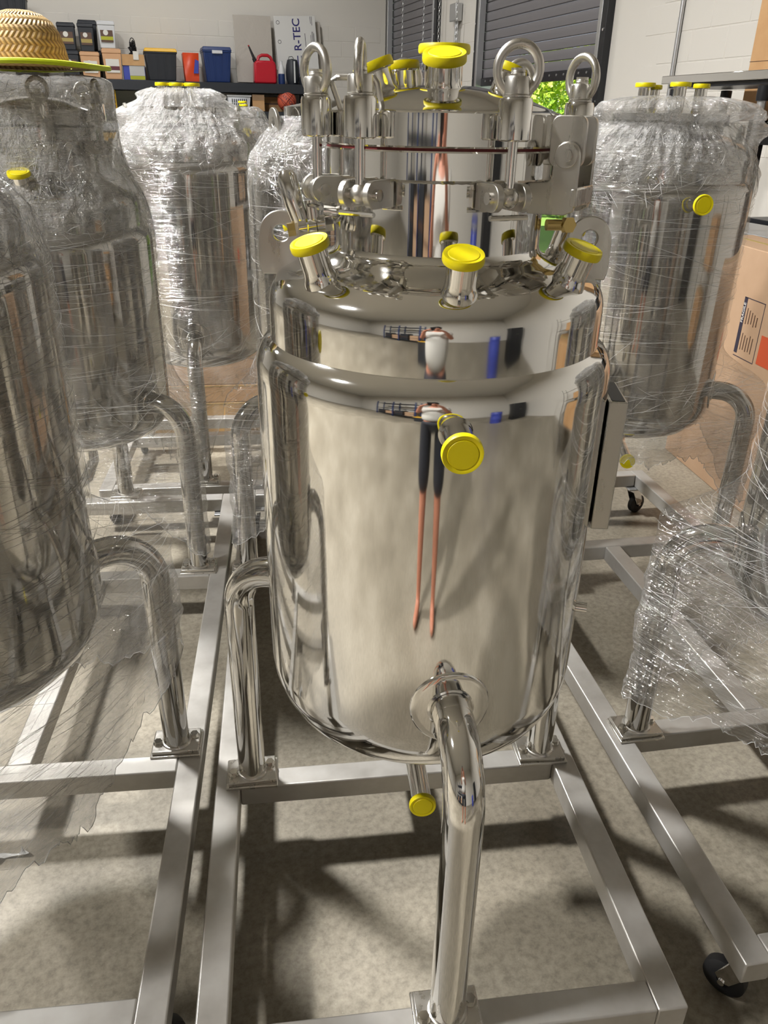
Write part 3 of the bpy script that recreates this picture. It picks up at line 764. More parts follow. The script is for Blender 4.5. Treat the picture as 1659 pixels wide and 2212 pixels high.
# H: cut by the right edge
def hole_h(t, z):
    d = (t-radians(150)+pi) % (2*pi)-pi
    return False
tank_tall((1.223, 1.292), radians(2.4), 'film-wrapped tank cut off by the right edge of the picture, nearest on the right', LEGS_F, 8,
          low_const(.40, ((150, .35, -.10), (-90, .5, -.06), (-160, .4, -.02))), zj=1.40, ztop=1.62, dens=1.0, strands=150)

# C: short tank like the unwrapped one, its lid bagged in film, hat on top
def build_tank_c():
    root = empty('wrapped_tank', (-.676, 2.63, 0), radians(-.8))
    tag(root, 'film-wrapped tank with bagged lid that carries the straw hat', 'tank')
    R = .28
    pj = [(.0001,.60),(.10,.606),(.18,.622),(.232,.645),(.262,.675),(.276,.705),(R,.735),(R,1.24),(.279,1.26),(.272,1.278),(.26,1.29),(.2555,1.295)]
    MB().lathe(pj, 96).build('jacket', 'polished2', root, angle=60)
    MB().lathe([(.2555,1.292),(.2555,1.35),(.252,1.37),(.24,1.388),(.212,1.405),(.178,1.418),(.158,1.431),(.152,1.45)], 96).build('shoulder', 'polished2', root, angle=60)
    MB().lathe([(.152,1.45),(.152,1.53)], 96).build('neck', 'polished2', root)
    MB().lathe([(.150,1.5275),(.1665,1.5295),(.1665,1.5625),(.150,1.5635)], 96).build('clamp_ring', 'polished2', root)
    MB().lathe([(.150,1.567),(.1665,1.569),(.1665,1.6065),(.160,1.6095),(.125,1.623),(.05,1.638),(.0001,1.64)], 96).build('lid', 'polished2', root, angle=25)
    for az, er_ in ((-128, 60), (-72, 10), (-20, 80), (60, 30), (160, 0)): swing_bolt(root, az, .196, er_)
    nozzle(root, pol(.222,-92,1.40), er(-92)*.3+Vector((0,0,1)), .052, .0205, .030, .012)
    for az in LEGS_B: leg(root, az, R, 'polished2')
    dr = MB().tube([(0,0,.62), (0,0,.52), (-.02,-.03,.47), (-.05,-.1,.46)], .0195, 20).build('drain_pipe', 'bright', root)
    cap_mb(.0258, .011).xf(frame_along((-.05,-.098,.46), (-.4,-1,0))).build('cap', 'yellow', dr)
    prof = [(.3,R),(1.27,R),(1.31,.275),(1.37,.262),(1.385,.255),(1.43,.232),(1.50,.212),(1.58,.206),(1.66,.205),(1.68,.200),(1.692,.17),(1.697,.08)]
    wrap(root, R, prof, 1.695, LEGS_B, low_const(.50, ((-30, .3, -.24), (-90, .5, -.02))), ((-72,.18,1.672,.03,.014), (-128,.18,1.672,.03,.014), (-20,.2,1.672,.03,.014)), 3, crumple_z=1.30, amp=.35, dens=1.15, strands=140, strand_z=(.5, 1.3))
build_tank_c()

# ------------------------------------------------------------------ carts
def cart(name_label, loc, rz, L=2.27, W=.871, two=True, pads=()):
    root = empty('tank_cart', (*loc, 0), rz); tag(root, name_label, 'cart', 'wheeled steel frames under the tanks')
    b = .057; z0, z1 = .135, .19
    def bar(nm, x0, x1, y0, y1): return MB().box(x0, x1, y0, y1, z0, z1).build(nm, 'frame', root, .0035)
    bar('side_rail', 0, b, 0, L); bar('side_rail', W-b, W, 0, L)
    bar('cross_bar', b, W-b, 0, b); bar('cross_bar', b, W-b, L-b, L)
    c1 = .603
    bar('cross_bar', b, W-b, c1, c1+b)
    if two:
        c2 = L-.603-b
        bar('cross_bar', b, W-b, c2, c2+b); bar('centre_beam', W/2-b/2, W/2+b/2, c1+b, c2)
    for (x, y, w_, d_) in pads: MB().box(x-w_, x+w_, y-d_, y+d_, z1-.002, z1+.006).build('mount_pad', 'satin', root, .002)
    for (x, y, a) in ((.05, .05, 2.2), (W-.05, .05, .7), (.05, L-.05, 1.9), (W-.05, L-.05, .4)):
        c = MB().box(x-.042, x+.042, y-.036, y+.036, .127, .135).build('caster', 'galv', root, .002)
        mx = Tr(x, y, 0) @ Rz(a)
        fk = MB()
        for s in (-1, 1):
            st = len(fk.v); fk.add([(-.026,s*.021,.118),(.020,s*.021,.118),(.044,s*.021,.056),(.030,s*.021,.040),(.012,s*.021,.045),
                                   (-.026,s*.018,.118),(.020,s*.018,.118),(.044,s*.018,.056),(.030,s*.018,.040),(.012,s*.018,.045)],
                                  [(0,1,2,3,4),(9,8,7,6,5)]+[(i,(i+1)%5,5+(i+1)%5,5+i) for i in range(5)])
        fk.box(-.026, .024, -.021, .021, .114, .127); fk.xf(mx).build('fork', 'chrome', c, .002)
        wh = MB().lathe([(.012,-.015),(.034,-.015),(.0425,-.010),(.0435,0),(.0425,.010),(.034,.015),(.012,.015)], 28, True)
        wh.xf(mx @ Tr(.028,0,.0435) @ Matrix.Rotation(pi/2, 4, 'X')).build('wheel', 'rubber', c)
        MB().cyl((0,0,-.024), (0,0,.024), .007, 12).xf(mx @ Tr(.028,0,.0435) @ Matrix.Rotation(pi/2, 4, 'X')).build('axle', 'chrome', c)
    return root
def leg_pads(axx, axy, legs, x0, y0, rz, trz=0.0):
    out_ = []
    for az in legs:
        p = Vector((axx, axy, 0))+pol(LEG_R, az+math.degrees(trz), 0)-Vector((x0, y0, 0)); p = Rz(-rz) @ p; out_.append((p.x, p.y, .060, .046))
    return out_
x0, y0 = -.203, .784
cart('wheeled steel frame under the unwrapped tank in the middle', (x0, y0), 0, pads=leg_pads(*A_AX, LEGS_F, x0, y0, 0)+leg_pads(.20, 2.60, LEGS_B, x0, y0, 0))
rzB = radians(-.8); xB, yB = -.252-.871, .855+.012
cart('wheeled steel frame under the two wrapped tanks at the left', (xB, yB), rzB, L=2.17, pads=leg_pads(-.662, 1.35, LEGS_F, xB, yB, rzB, rzB)+leg_pads(-.676, 2.63, LEGS_B, xB, yB, rzB, rzB))
rzH = radians(2.4); xH, yH = .811, .845
cart('wheeled steel frame under the two wrapped tanks at the right', (xH, yH), rzH, L=2.23, pads=leg_pads(1.223, 1.292, LEGS_F, xH, yH, rzH, rzH)+leg_pads(1.215, 2.60, LEGS_B, xH, yH, rzH, rzH))
cart('short wheeled steel frame under the tall tank below the shelf', (-.36-.4355, 3.10), 0, L=.90, two=False, pads=leg_pads(-.36, 3.56, LEGS_F, -.36-.4355, 3.10, 0))
cart('short wheeled steel frame under the small distant tank', (-.27-.4355, 5.74), 0, L=.90, two=False, pads=leg_pads(-.27, 6.2, LEGS_F, -.27-.4355, 5.74, 0))

# ------------------------------------------------------------------ straw hat on tank C
def build_hat():
    root = empty('straw_hat', (-.655, 2.52, 1.700), .3); tag(root, 'woven straw hat with a neon yellow brim edge, lying on a wrapped tank', 'hat')
    def latheuv(prof, n, name, mt, sx=1.0):
        vs = []; fs = []; uv = []
        s = 0
        for j, (r, z) in enumerate(prof):
            if j: s += hypot(r-prof[j-1][0], z-prof[j-1][1])
            for i in range(n+1): a = 2*pi*i/n; vs.append((r*cos(a)*sx, r*sin(a), z)); uv.append((i/n*.62, s))
        for j in range(len(prof)-1):
            for i in range(n): fs.append((j*(n+1)+i, j*(n+1)+i+1, (j+1)*(n+1)+i+1, (j+1)*(n+1)+i))
        me = bpy.data.meshes.new(name); me.from_pydata(vs, [], fs); ul = me.uv_layers.new(name='uv')
        for p in me.polygons:
            p.use_smooth = True
            for l in p.loop_indices: ul.data[l].uv = uv[me.loops[l].vertex_index]
        me.materials.append(M[mt]); o = bpy.data.objects.new(name, me); COL.objects.link(o); o.parent = root; return o
    latheuv([(.106,.004),(.104,.03),(.099,.06),(.090,.09),(.076,.113),(.055,.128),(.03,.136),(.0001,.138)], 64, 'crown', 'straw', 1.05)
    latheuv([(.104,.006),(.13,.004),(.165,.006),(.19,.010)], 64, 'brim', 'straw', 1.1)
    MB().tube([(.192*1.1*cos(q), .192*sin(q), .010+.003*sin(3*q)) for q in [2*pi*i/60 for i in range(60)]], .0065, 8, closed=True).build('brim_edge', 'hatband', root)
build_hat()

# ------------------------------------------------------------------ black wall shelf and what stands on it
SH = empty('steel_shelving', rm(0, 0, 0), RA); tag(SH, 'long black steel shelving along the far white wall', 'shelf')
for (z0, z1) in ((1.885, 2.005), (1.57, 1.655), (1.08, 1.17), (.45, .54)):
    MB().box(-2.6, 2.74, 12.55, 13.15, z0, z1).build('shelf_board', 'blackplastic', SH, .004)
for u in (-2.57, -.9, .9, 2.70):
    for v in (12.59, 13.10): MB().box(u-.03, u+.03, v-.03, v+.03, 0, 1.884).build('post', 'black', SH, .003)
ZS, ZS2, ZS3 = 2.006, 1.656, 1.171
def shelf_thing(name, u, v, z, label, cat, group=None, rz=0):
    r_ = empty(name, rm(u, v, z), RA+rz); tag(r_, label, cat, group); return r_
def bucket(u, v, z, w_, h, mt, label, lab=('label_dark', 'label_band'), group=None, rz=0, d=None):
    r_ = shelf_thing('food_bucket', u, v, z, label, 'bucket', group, rz); d = d or w_
    MB().taper(w_*.42, d*.42, w_*.48, d*.48, 0, h*.84).build('bucket_body', mt, r_, .008)
    MB().taper(w_*.50, d*.50, w_*.50, d*.50, h*.84, h*.97).build('lid', mt, r_, .008)
    MB().taper(w_*.47, d*.47, w_*.45, d*.45, h*.97, h).build('lid_rim', mt, r_, .004)
    if lab:
        y = -d*.46-.004
        lb = MB().box(-w_*.34, w_*.34, y-.003, y, h*.22, h*.66).build('paper_label', lab[0], r_)
        MB().box(-w_*.34, w_*.34, y-.0036, y-.003, h*.30, h*.43).build('label_stripe', lab[1], lb)
        MB().lathe([(.0001, 0), (w_*.14, 0)], 20).xf(Tr(-w_*.05, y-.0038, h*.57) @ Matrix.Rotation(pi/2, 4, 'X')).build('label_badge', 'label_white', lb)
    return r_
G1 = 'labelled food buckets on the shelf'
bucket(-.485, 12.72, ZS, .235, .325, 'blackplastic', 'black food bucket on the shelf directly under another black one', group=G1)
bucket(-.485, 12.72, ZS+.326, .225, .31, 'blackplastic', 'upper black food bucket next to the straw hat', group=G1)
bucket(-.235, 12.72, ZS, .25, .315, 'peach', 'peach bucket with dark label under a black bucket', ('label_white', 'label_dark'), group=G1)
bucket(-.245, 12.70, ZS+.316, .20, .325, 'blackplastic', 'black food bucket standing on a peach bucket', group=G1)
bucket(-.20, 12.98, ZS, .24, .345, 'blackplastic', 'lower black bucket at the back against the wall', None, group=G1)
bucket(-.22, 13.0, ZS+.346, .24, .35, 'blackplastic', 'tall black bucket at the back with a wide lid', None, group=G1)
bucket(.045, 12.72, ZS, .25, .36, 'peach', 'peach bucket with maroon label under the white one', ('label_white', 'label_maroon'), group=G1)
bucket(.015, 12.74, ZS+.361, .225, .31, 'whiteplastic', 'white bucket with a picture label on top of a peach bucket', ('label_dark', 'green_label'), group=G1, d=.3)
bucket(-1.02, 12.75, ZS, .36, .34, 'blackplastic', 'dark bucket low on the shelf hidden behind the hat', None, group=G1)
bucket(-1.02, 12.75, ZS+.341, .34, .30, 'card', 'tan bucket between two dark ones behind the hat', None, group=G1)
def tote(u, v, z, w_, d, h, mt, lidmt, label, ridges=True):
    r_ = shelf_thing('storage_tote', u, v, z, label, 'tote')
    MB().taper(w_*.40, d*.40, w_*.475, d*.475, 0, h*.88).build('tote_body', mt, r_, .012)
    MB().taper(w_*.49, d*.49, w_*.49, d*.49, h*.84, h*.89).build('rim', mt, r_, .006)
    MB().taper(w_*.50, d*.50, w_*.46, d*.46, h*.89, h).build('lid', lidmt, r_, .008)
    if ridges:
        for x in (-.36, -.12, .12, .36): MB().add([(w_*x*.84-.012,-d*.40-.006,.03),(w_*x*.84+.012,-d*.40-.006,.03),(w_*x+.012,-d*.475-.006,h*.80),(w_*x-.012,-d*.475-.006,h*.80),
                                                (w_*x*.84-.012,-d*.36,.03),(w_*x*.84+.012,-d*.36,.03),(w_*x+.012,-d*.43,h*.80),(w_*x-.012,-d*.43,h*.80)],
                                               [(0,1,2,3),(4,7,6,5),(0,4,5,1),(1,5,6,2),(2,6,7,3),(3,7,4,0)]).build('rib', mt, r_)
    return r_
tote(-1.10, 12.75, ZS+.642, .38, .34, .26, 'blackplastic', 'card', 'dark grey tote high on the stack in the top left corner')
tote(.68, 12.80, ZS, .44, .44, .385, 'blackplastic', 'lidyellow', 'black storage tote with a yellow lid on the shelf')
t_ = tote(1.435, 12.80, ZS, .40, .42, .43, 'navy', 'navy', 'dark blue storage tote on the shelf beside the orange bin')
MB().box(-.07, .07, -.222, -.195, .345, .385).build('latch', 'whiteplastic', t_, .004)
r_ = shelf_thing('open_bin', 1.08, 12.76, ZS, 'orange open bin between the black tote and the blue tote', 'bin')
o_ = MB().taper(.09, .12, .105, .14, 0, .345); o_.f = [f for i, f in enumerate(o_.f) if i != 1]
ob = o_.build('bin_body', 'orange', r_); sm_ = ob.modifiers.new('s', 'SOLIDIFY'); sm_.thickness = .008
MB().add([(.02,-.148,.10),(.085,-.148,.10),(.098,-.152,.25),(.05,-.152,.27)], [(0,1,2,3)]).build('print_patch', 'bagblue', r_)
r_ = shelf_thing('gift_carton', .315, 12.74, ZS, 'blue and lime printed carton at the bottom of the cluttered stack', 'carton')
MB().box(-.14, .14, -.11, .11, 0, .17).build('carton_body', 'bagblue', r_, .004)
MB().box(-.06, .135, -.1125, -.11, .005, .05).build('lime_band', 'green_label', r_); MB().box(-.06, .135, -.1125, -.11, .052, .168).build('print_panel', 'galv', r_)
r_ = shelf_thing('cardboard_box', .315, 12.73, ZS+.171, 'small open cardboard box holding a cable bundle on the shelf', 'box')
for a in ((-.145,.145,-.115,-.108), (-.145,.145,.108,.115), (-.145,-.138,-.108,.108), (.138,.145,-.108,.108)): MB().box(*a, 0, .13).build('side_panel', 'card', r_)
MB().box(-.138, .138, -.108, .108, 0, .006).build('bottom_panel', 'card', r_)
r_ = shelf_thing('cable_bundle', .33, 12.73, ZS+.178, 'dark cable bundle with a white tag rising from the box', 'cable')
rnd = random.Random(4)
for k in range(7):
    pts = [(rnd.uniform(-.08,.06)*(1-i/9), rnd.uniform(-.05,.03), .02+.28*sin(pi*(i+.5)/10)*rnd.uniform(.75,1)) for i in range(10)]
    MB().tube(pts, .011, 6).build('cable', 'black', r_)
MB().tube([(.0+.035*cos(q), -.02, .24+.08*sin(q)) for q in [2*pi*i/20 for i in range(20)]], .006, 6, closed=True).build('cable_loop', 'black', r_)
MB().box(-.01, .06, -.125, -.118, .06, .16).build('white_tag', 'label_white', r_)
# boards leaning on the wall
def board(u, w_, h, v, lean, mt, label, name='insulation_board', z=ZS+.018, tilt=0):
    r_ = empty(name, rm(u, v, z), 0); r_.rotation_euler = (Matrix.Rotation(RA, 4, 'Z') @ Matrix.Rotation(lean, 4, 'X') @ Matrix.Rotation(tilt, 4, 'Y')).to_euler()
    tag(r_, label, 'board'); MB().box(-w_/2, w_/2, -.03, 0, 0, h).build('board_panel', mt, r_, .003); return r_
board(2.0, .53, .84, 12.97, -.10, 'foamboard', 'grey foil-faced foam board leaning behind the red fuel can')
rt = board(2.645, .60, .86, 12.93, -.12, 'whiteboard', 'white insulation board with blue lettering leaning on the wall', tilt=-.05)
board(2.86, .34, .80, 13.06, -.10, 'foamboard', 'narrow grey board tucked behind the lettered white board', tilt=-.04)
def flat(parent, me, x, z, rot, mt, y=-.0305, name='printed_letters'):
    o = bpy.data.objects.new(name, me); me.materials.clear(); me.materials.append(M[mt]); COL.objects.link(o); o.parent = parent
    o.matrix_local = Tr(x, y, z) @ Matrix.Rotation(pi/2, 4, 'X') @ Matrix.Rotation(rot, 4, 'Z'); return o
flat(rt, text_mesh('R-TEC', .15), .02, .625, pi/2, 'ink_blue')
def strip(parent, x0, x1, z0, z1, mt, y=-.0312, name='print_bar'): return MB().box(x0, x1, y, -.0295, z0, z1).build(name, mt, parent)
strip(rt, -.01, .005, .10, .36, 'ink_blue'); strip(rt, .045, .055, .12, .36, 'ink_blue')
MB().add([(.07,-.0312,.36),(.14,-.0312,.33),(.085,-.0312,.06)], [(0,1,2)]).build('print_triangle', 'ink_blue', rt)
strip(rt, .13, .137, .46, .64, 'ink_dark')
for x, z0, z1 in ((.215,.48,.62), (.235,.47,.66), (.25,.47,.66), (.262,.47,.64), (.225,.76,.85), (.245,.74,.85)): strip(rt, x, x+.006, z0, z1, 'ink_dark')
for z in (.78, .54): MB().tube([(-.245+.022*cos(q), -.031, z+.022*sin(q)) for q in [2*pi*i/20 for i in range(20)]], .003, 4, closed=True).build('print_ring', 'ink_dark', rt)
# fuel can
r_ = shelf_thing('fuel_can', 2.09, 12.68, ZS, 'red plastic fuel can with a black spout on the shelf', 'fuel can')
pts = [(-.15,.01),(.15,.01),(.155,.05),(.155,.22),(.13,.30),(.06,.335)]
can = MB()
def extr(poly, y0, y1): return [(x, y0, z) for x, z in poly]+[(x, y1, z) for x, z in poly]
body = [(-.15,.0),(.15,.0),(.158,.03),(.158,.22),(.14,.275),(.11,.285),(-.12,.285),(-.148,.25),(-.158,.03)]
n = len(body); can.add(extr(body, -.08, .08), [tuple(range(n)), tuple(range(2*n-1, n-1, -1))]+[(i,n+i,n+(i+1)%n,(i+1)%n) for i in range(n)]); can.build('can_body', 'red', r_, .022)
MB().tube([(-.09,0,.28),(-.075,0,.33),(-.03,0,.352),(.05,0,.352),(.09,0,.33),(.115,0,.28)], .022, 10).build('carry_handle', 'red', r_)
MB().tube([(.145,0,.20),(.165,0,.18),(.165,0,.08),(.145,0,.05)], .014, 8).build('pour_handle', 'red', r_)
sp_ = MB().tube([(-.125,0,.27),(-.145,0,.315)], .026, 14).build('spout', 'black', r_)
MB().tube([(-.14,0,.31),(-.185,0,.41),(-.205,0,.455)], [.02,.014,.010], 10).build('spout_tube', 'black', sp_); MB().tube([(-.205,0,.455),(-.21,0,.468)], .011, 8).build('spout_tip', 'red', sp_)
r_ = shelf_thing('spray_bottle', 2.33, 12.68, ZS, 'slim clear bottle of dark fluid beside the fuel can', 'bottle')
MB().lathe([(.0001,0),(.045,0),(.048,.02),(.046,.13)], 20).build('fluid', 'navy', r_); MB().lathe([(.0465,.13),(.044,.18),(.03,.23),(.018,.25),(.018,.29),(.0001,.29)], 20).build('bottle_top', 'whiteplastic', r_)
r_ = shelf_thing('round_case', 2.495, 12.70, ZS, 'dark oval case with a white stripe standing on the shelf', 'case')
MB().lathe([(.0001,0),(.07,.0),(.092,.07),(.097,.15),(.09,.24),(.07,.31),(.0001,.325)], 28).build('case_body', 'blackplastic', r_)
MB().box(.0, .022, -.101, -.09, .02, .29).build('white_stripe', 'whiteprint', r_, .002); MB().tube([(-.05,0,.315),(-.045,0,.345),(0,0,.352),(.02,0,.325)], .005, 6).build('wire_handle', 'black', r_)
r_ = shelf_thing('helmet', 2.66, 12.68, ZS, 'small dark round helmet at the end of the shelf', 'helmet')
MB().lathe([(.075,0),(.08,.04),(.07,.09),(.045,.125),(.0001,.14)], 20).build('shell', 'blackplastic', r_); MB().box(-.02,.03,-.09,-.07,.0,.025).build('visor', 'navy', r_, .004)
# second shelf
r_ = shelf_thing('parts_organiser', -.10, 12.76, ZS2, 'yellow small-parts drawer cabinet on the lower shelf', 'drawer cabinet')
MB().box(-.14, .14, -.09, .1, 0, .225).build('cabinet_body', 'lidyellow', r_, .004)
dr_ = None
for k in range(4):
    if dr_ is None: dr_ = MB().box(-.125, .125, -.1, -.088, 0, .04).build('drawer', 'label_dark', r_, .003); dr_.location.z = .012
    else: inst(dr_, r_, (0,0,.012+.053*k))
r_ = shelf_thing('plastic_basket', 1.70, 12.72, ZS2, 'white slotted plastic basket on the lower shelf', 'basket')
bk_ = MB().taper(.135, .11, .16, .13, 0, .19); bk_.f = [f for i, f in enumerate(bk_.f) if i != 1]; bo = bk_.build('basket_body', 'whiteplastic', r_)
sm_ = bo.modifiers.new('s', 'SOLIDIFY'); sm_.thickness = .006
MB().tube([(-.165,-.135,.19),(.165,-.135,.19),(.165,.135,.19),(-.165,.135,.19)], .010, 6, closed=True).build('rim', 'whiteplastic', r_)
sl_ = None
for j in range(2):
    for k in range(8):
        if sl_ is None: sl_ = MB().box(-.005, .005, -.004, .004, -.022, .022).build('slot_shade', 'black', r_)  # black blocks stand in for the shade inside the basket openings
        else: inst(sl_, r_)
        c_ = sl_ if (j == 0 and k == 0) else bpy.context.scene.collection.objects[-1]
        c_.location = (-.10+.0285*k, -.124-.012*j*.5, .075+.055*j)
r_ = shelf_thing('cardboard_box', 1.975, 12.72, ZS2, 'small square cardboard box beside the white basket', 'box')
MB().box(-.085, .085, -.1, .1, 0, .21).build('box_body', 'card', r_, .003); MB().box(-.085, .085, -.104, -.1, .14, .213).build('flap', 'card2', r_, .001)
r_ = shelf_thing('cardboard_box', 2.28, 12.99, ZS2, 'long low brown box behind the basketball', 'box')
MB().box(-.22, .22, -.12, .12, 0, .19).build('box_body', 'card', r_, .003); MB().box(-.2, .2, -.124, -.12, .09, .11).build('tape', 'label_dark', r_)
r_ = shelf_thing('duffel_bag', 2.15, 12.78, ZS3, 'dark red duffel bag on the bottom shelf', 'bag')
MB().sphere((0,0,.19), .19, 20, (1.7, .95, 1.0)).build('bag_body', 'darkred', r_); MB().tube([(-.15,-.1,.3),(-.08,-.12,.38),(.08,-.12,.38),(.15,-.1,.3)], .012, 8).build('bag_handle', 'black', r_)
r_ = shelf_thing('white_carton', -.1, 12.74, ZS3+.21, 'flat white box lying on an orange case low on the shelf', 'box')
MB().box(-.17, .17, -.13, .13, 0, .10).build('box_body', 'whiteplastic', r_, .004); MB().box(-.172, .172, -.132, .132, .10, .12).build('lid', 'label_white', r_, .004)
r_ = shelf_thing('tool_case', -.1, 12.74, ZS3, 'orange plastic tool case low on the shelf', 'case')
MB().box(-.17, .17, -.14, .14, 0, .19).build('case_body', 'lidyellow', r_, .015); MB().box(-.03,.03,-.150,-.14,.08,.12).build('latch', 'black', r_, .003)
# basketball
BR = .137
r_ = shelf_thing('basketball', 2.385, 12.64, ZS2+BR+.006, 'orange basketball on the lower shelf behind the lifting lug', 'ball')
MB().sphere((0,0,0), BR, 40).build('ball', 'ball', r_, angle=90)
mxb = Matrix.Rotation(.75, 4, 'Y')
def seam(fn): return MB().tube([mxb @ (Vector(fn(q)).normalized()*BR*1.001) for q in [2*pi*i/60 for i in range(60)]], .0042, 5, closed=True).build('seam', 'red_gasket', r_)
seam(lambda q: (cos(q), .42*abs(1), sin(q)*1.0) if False else (cos(q)*.9, -.62, sin(q)*.42)); seam(lambda q: (cos(q), sin(q), .0+.38)); seam(lambda q: (cos(q), sin(q), -.42)); seam(lambda q: (0, cos(q), sin(q)))
tm = text_mesh('ANTOM', .062, .0)
for vtx in tm.vertices:
    x, y = vtx.co.x, vtx.co.y; a_, b_ = x/BR, (y-.0)/BR
    p = Vector((sin(a_)*cos(b_), -cos(a_)*cos(b_), sin(b_)))*BR*1.006; vtx.co = mxb @ p
tm.materials.clear(); tm.materials.append(M['ink_dark']); o = bpy.data.objects.new('printed_letters', tm); COL.objects.link(o); o.parent = r_

# ------------------------------------------------------------------ right side: steel shelf, black rack, boxes
r_ = empty('steel_shelf', rm(3.11, 3.66, 0), RA); tag(r_, 'stainless steel shelf unit with a bright flat top at the right edge', 'shelf')
MB().box(-.19, .19, -.95, .65, 1.79, 1.83).build('top_board', 'chrome', r_, .003)
MB().box(-.17, .17, -.9, .60, 1.77, 1.789).build('under_frame', 'black', r_)
for x in (-.165, .165):
    for y in (-.15, .54, -.86):
        p_ = MB().cyl((x, y, .02), (x, y, 1.764), .021, 16).build('post', 'galv', r_)
        MB().lathe([(.028,1.70),(.03,1.72),(.03,1.764),(.021,1.766)], 16).xf(Tr(x, y, 0)).build('collar', 'black', p_)
for z in (.45, 1.08): MB().box(-.17, .17, -.92, .58, z, z+.035).build('shelf_board', 'galv', r_, .003)
r_ = empty('black_rack', rm(3.66, 3.62, 0), RA); tag(r_, 'black bolted steel rack against the right wall under tall boxes', 'rack')
for y in (-1.15, .38):
    for x in (-.30, .30):
        p_ = MB().box(x-.035, x+.035, y-.035, y+.035, 0, 1.62).build('upright', 'black', r_, .003)
        b0 = None
        for k in range(12):
            z = .25+.115*k
            if b0 is None: b0 = MB().cyl((x-.037, y, 0), (x-.033, y, 0), .009, 8).build('bolt', 'chrome', p_); b0.location.z = z
            else: inst(b0, p_, (0,0,z))
for z in (.35, 1.02, 1.50):
    for x in (-.30, .30): MB().box(x-.02, x+.02, -1.114, .344, z, z+.11).build('beam', 'black', r_, .003)
    MB().box(-.278, .278, -1.114, .344, z+.08, z+.105).build('deck', 'black', r_)
def carton(u, v, z, w_, d, h, label, mt='card', rz=0, grp=None):
    q = empty('cardboard_box', rm(u, v, z), RA+rz); tag(q, label, 'box', grp)
    MB().box(-w_/2, w_/2, -d/2, d/2, 0, h).build('box_body', mt, q, .005)
    MB().box(-w_/2-.001, -w_/2, -d/2, d/2, h*.47, h*.475).build('seam', 'label_dark', q)
    MB().box(-.03, .03, -d/2-.001, d/2+.001, h, h+.001).build('tape', 'label_band', q)
    return q
carton(3.66, 3.68, 1.615, .54, 1.04, .62, 'tall brown cardboard box on the black rack at right edge')
carton(3.66, 3.66, 2.238, .52, 1.0, .60, 'upper brown cardboard box stacked on the rack, at the top right corner')
carton(3.66, 3.40, 1.132, .46, .8, .33, 'small tan box between the decks of the black rack', 'card2')
q = empty('folded_cloth', rm(3.66, 3.36, .456), RA); tag(q, 'folded white cloth pile on the lower deck of the black rack', 'cloth')
for k in range(4): MB().box(-.26, .26, -.42, .42, .01+.115*k, .12+.115*k).build('fold', 'whiteplastic', q, .04)
# big carton on the floor
q = empty('shipping_carton', (2.05, 2.3, 0), 0); tag(q, 'large grey-brown shipping carton with a printed warning panel standing on the floor', 'box')
MB().box(0, .25, 0, 1.5, 0, 1.116).build('box_body', 'card2', q, .004)
MB().box(.12, .14, -.001, 1.501, 1.116, 1.117).build('tape', 'label_band', q)
def on_face(y0, y1, z0, z1, mt, nm, dx=-.0012): return MB().box(dx, .0, y0-2.3, y1-2.3, z0, z1).build(nm, mt, q)
pn = on_face(3.318, 3.343, .665, .912, 'ink_dark', 'warning_band')
for a in ((3.178,3.343,.910,.913), (3.178,3.343,.650,.653), (3.178,3.181,.653,.910)): on_face(*a, 'ink_dark', 'print_line')
for k in range(5):
    on_face(3.298-.021*k, 3.303-.021*k, .80+.004*(k % 3), .870-.006*k, 'label_dark', 'print_line')
    on_face(3.298-.021*k, 3.303-.021*k, .685+.004*(k % 2), .760-.006*(k % 3), 'label_dark', 'print_line')
on_face(3.02, 3.155, .66, .785, 'orange_print', 'orange_panel')
fm = text_mesh('FRAGILE', .024, .0); o = bpy.data.objects.new('printed_letters', fm); fm.materials.clear(); fm.materials.append(M['label_white']); COL.objects.link(o); o.parent = q
# letters read upwards on the face that looks towards -x
o.matrix_local = Matrix(((0, 0, -1, -.0018), (0, 1, 0, 3.3305-2.3), (1, 0, 0, .845), (0,0,0,1))) @ Matrix.Identity(4)
# pallet with flat cartons behind the tall tank
q = empty('pallet', (-.42, 4.75, 0), 0); tag(q, 'low wooden pallet on the floor behind the tall tank', 'pallet')
for k in range(3): MB().box(-.55, .55, -.5+.42*k, -.4+.42*k, .0, .065).build('skid', 'wood', q, .003)
for k in range(6): MB().box(-.55+.187*k, -.40+.187*k, -.51, .46, .066, .086).build('deck_board', 'wood', q, .003)
for i, (z, h, mt, lab) in enumerate(((.087,.095,'wood','flat plywood crate at the bottom of the pallet stack'), (.183,.10,'card','flat brown carton in the middle of the pallet stack'), (.284,.34,'card2','big grey-brown carton on top of the pallet stack'))):
    qq = empty('flat_carton', (-.42, 4.73, z), 0); tag(qq, lab, 'box', 'cartons on the pallet')
    MB().box(-.52, .52, -.5, .44, 0, h).build('box_body', mt, qq, .004); MB().box(-.521, .521, -.501, .441, h*.9, h*.93).build('band', 'label_band', qq)

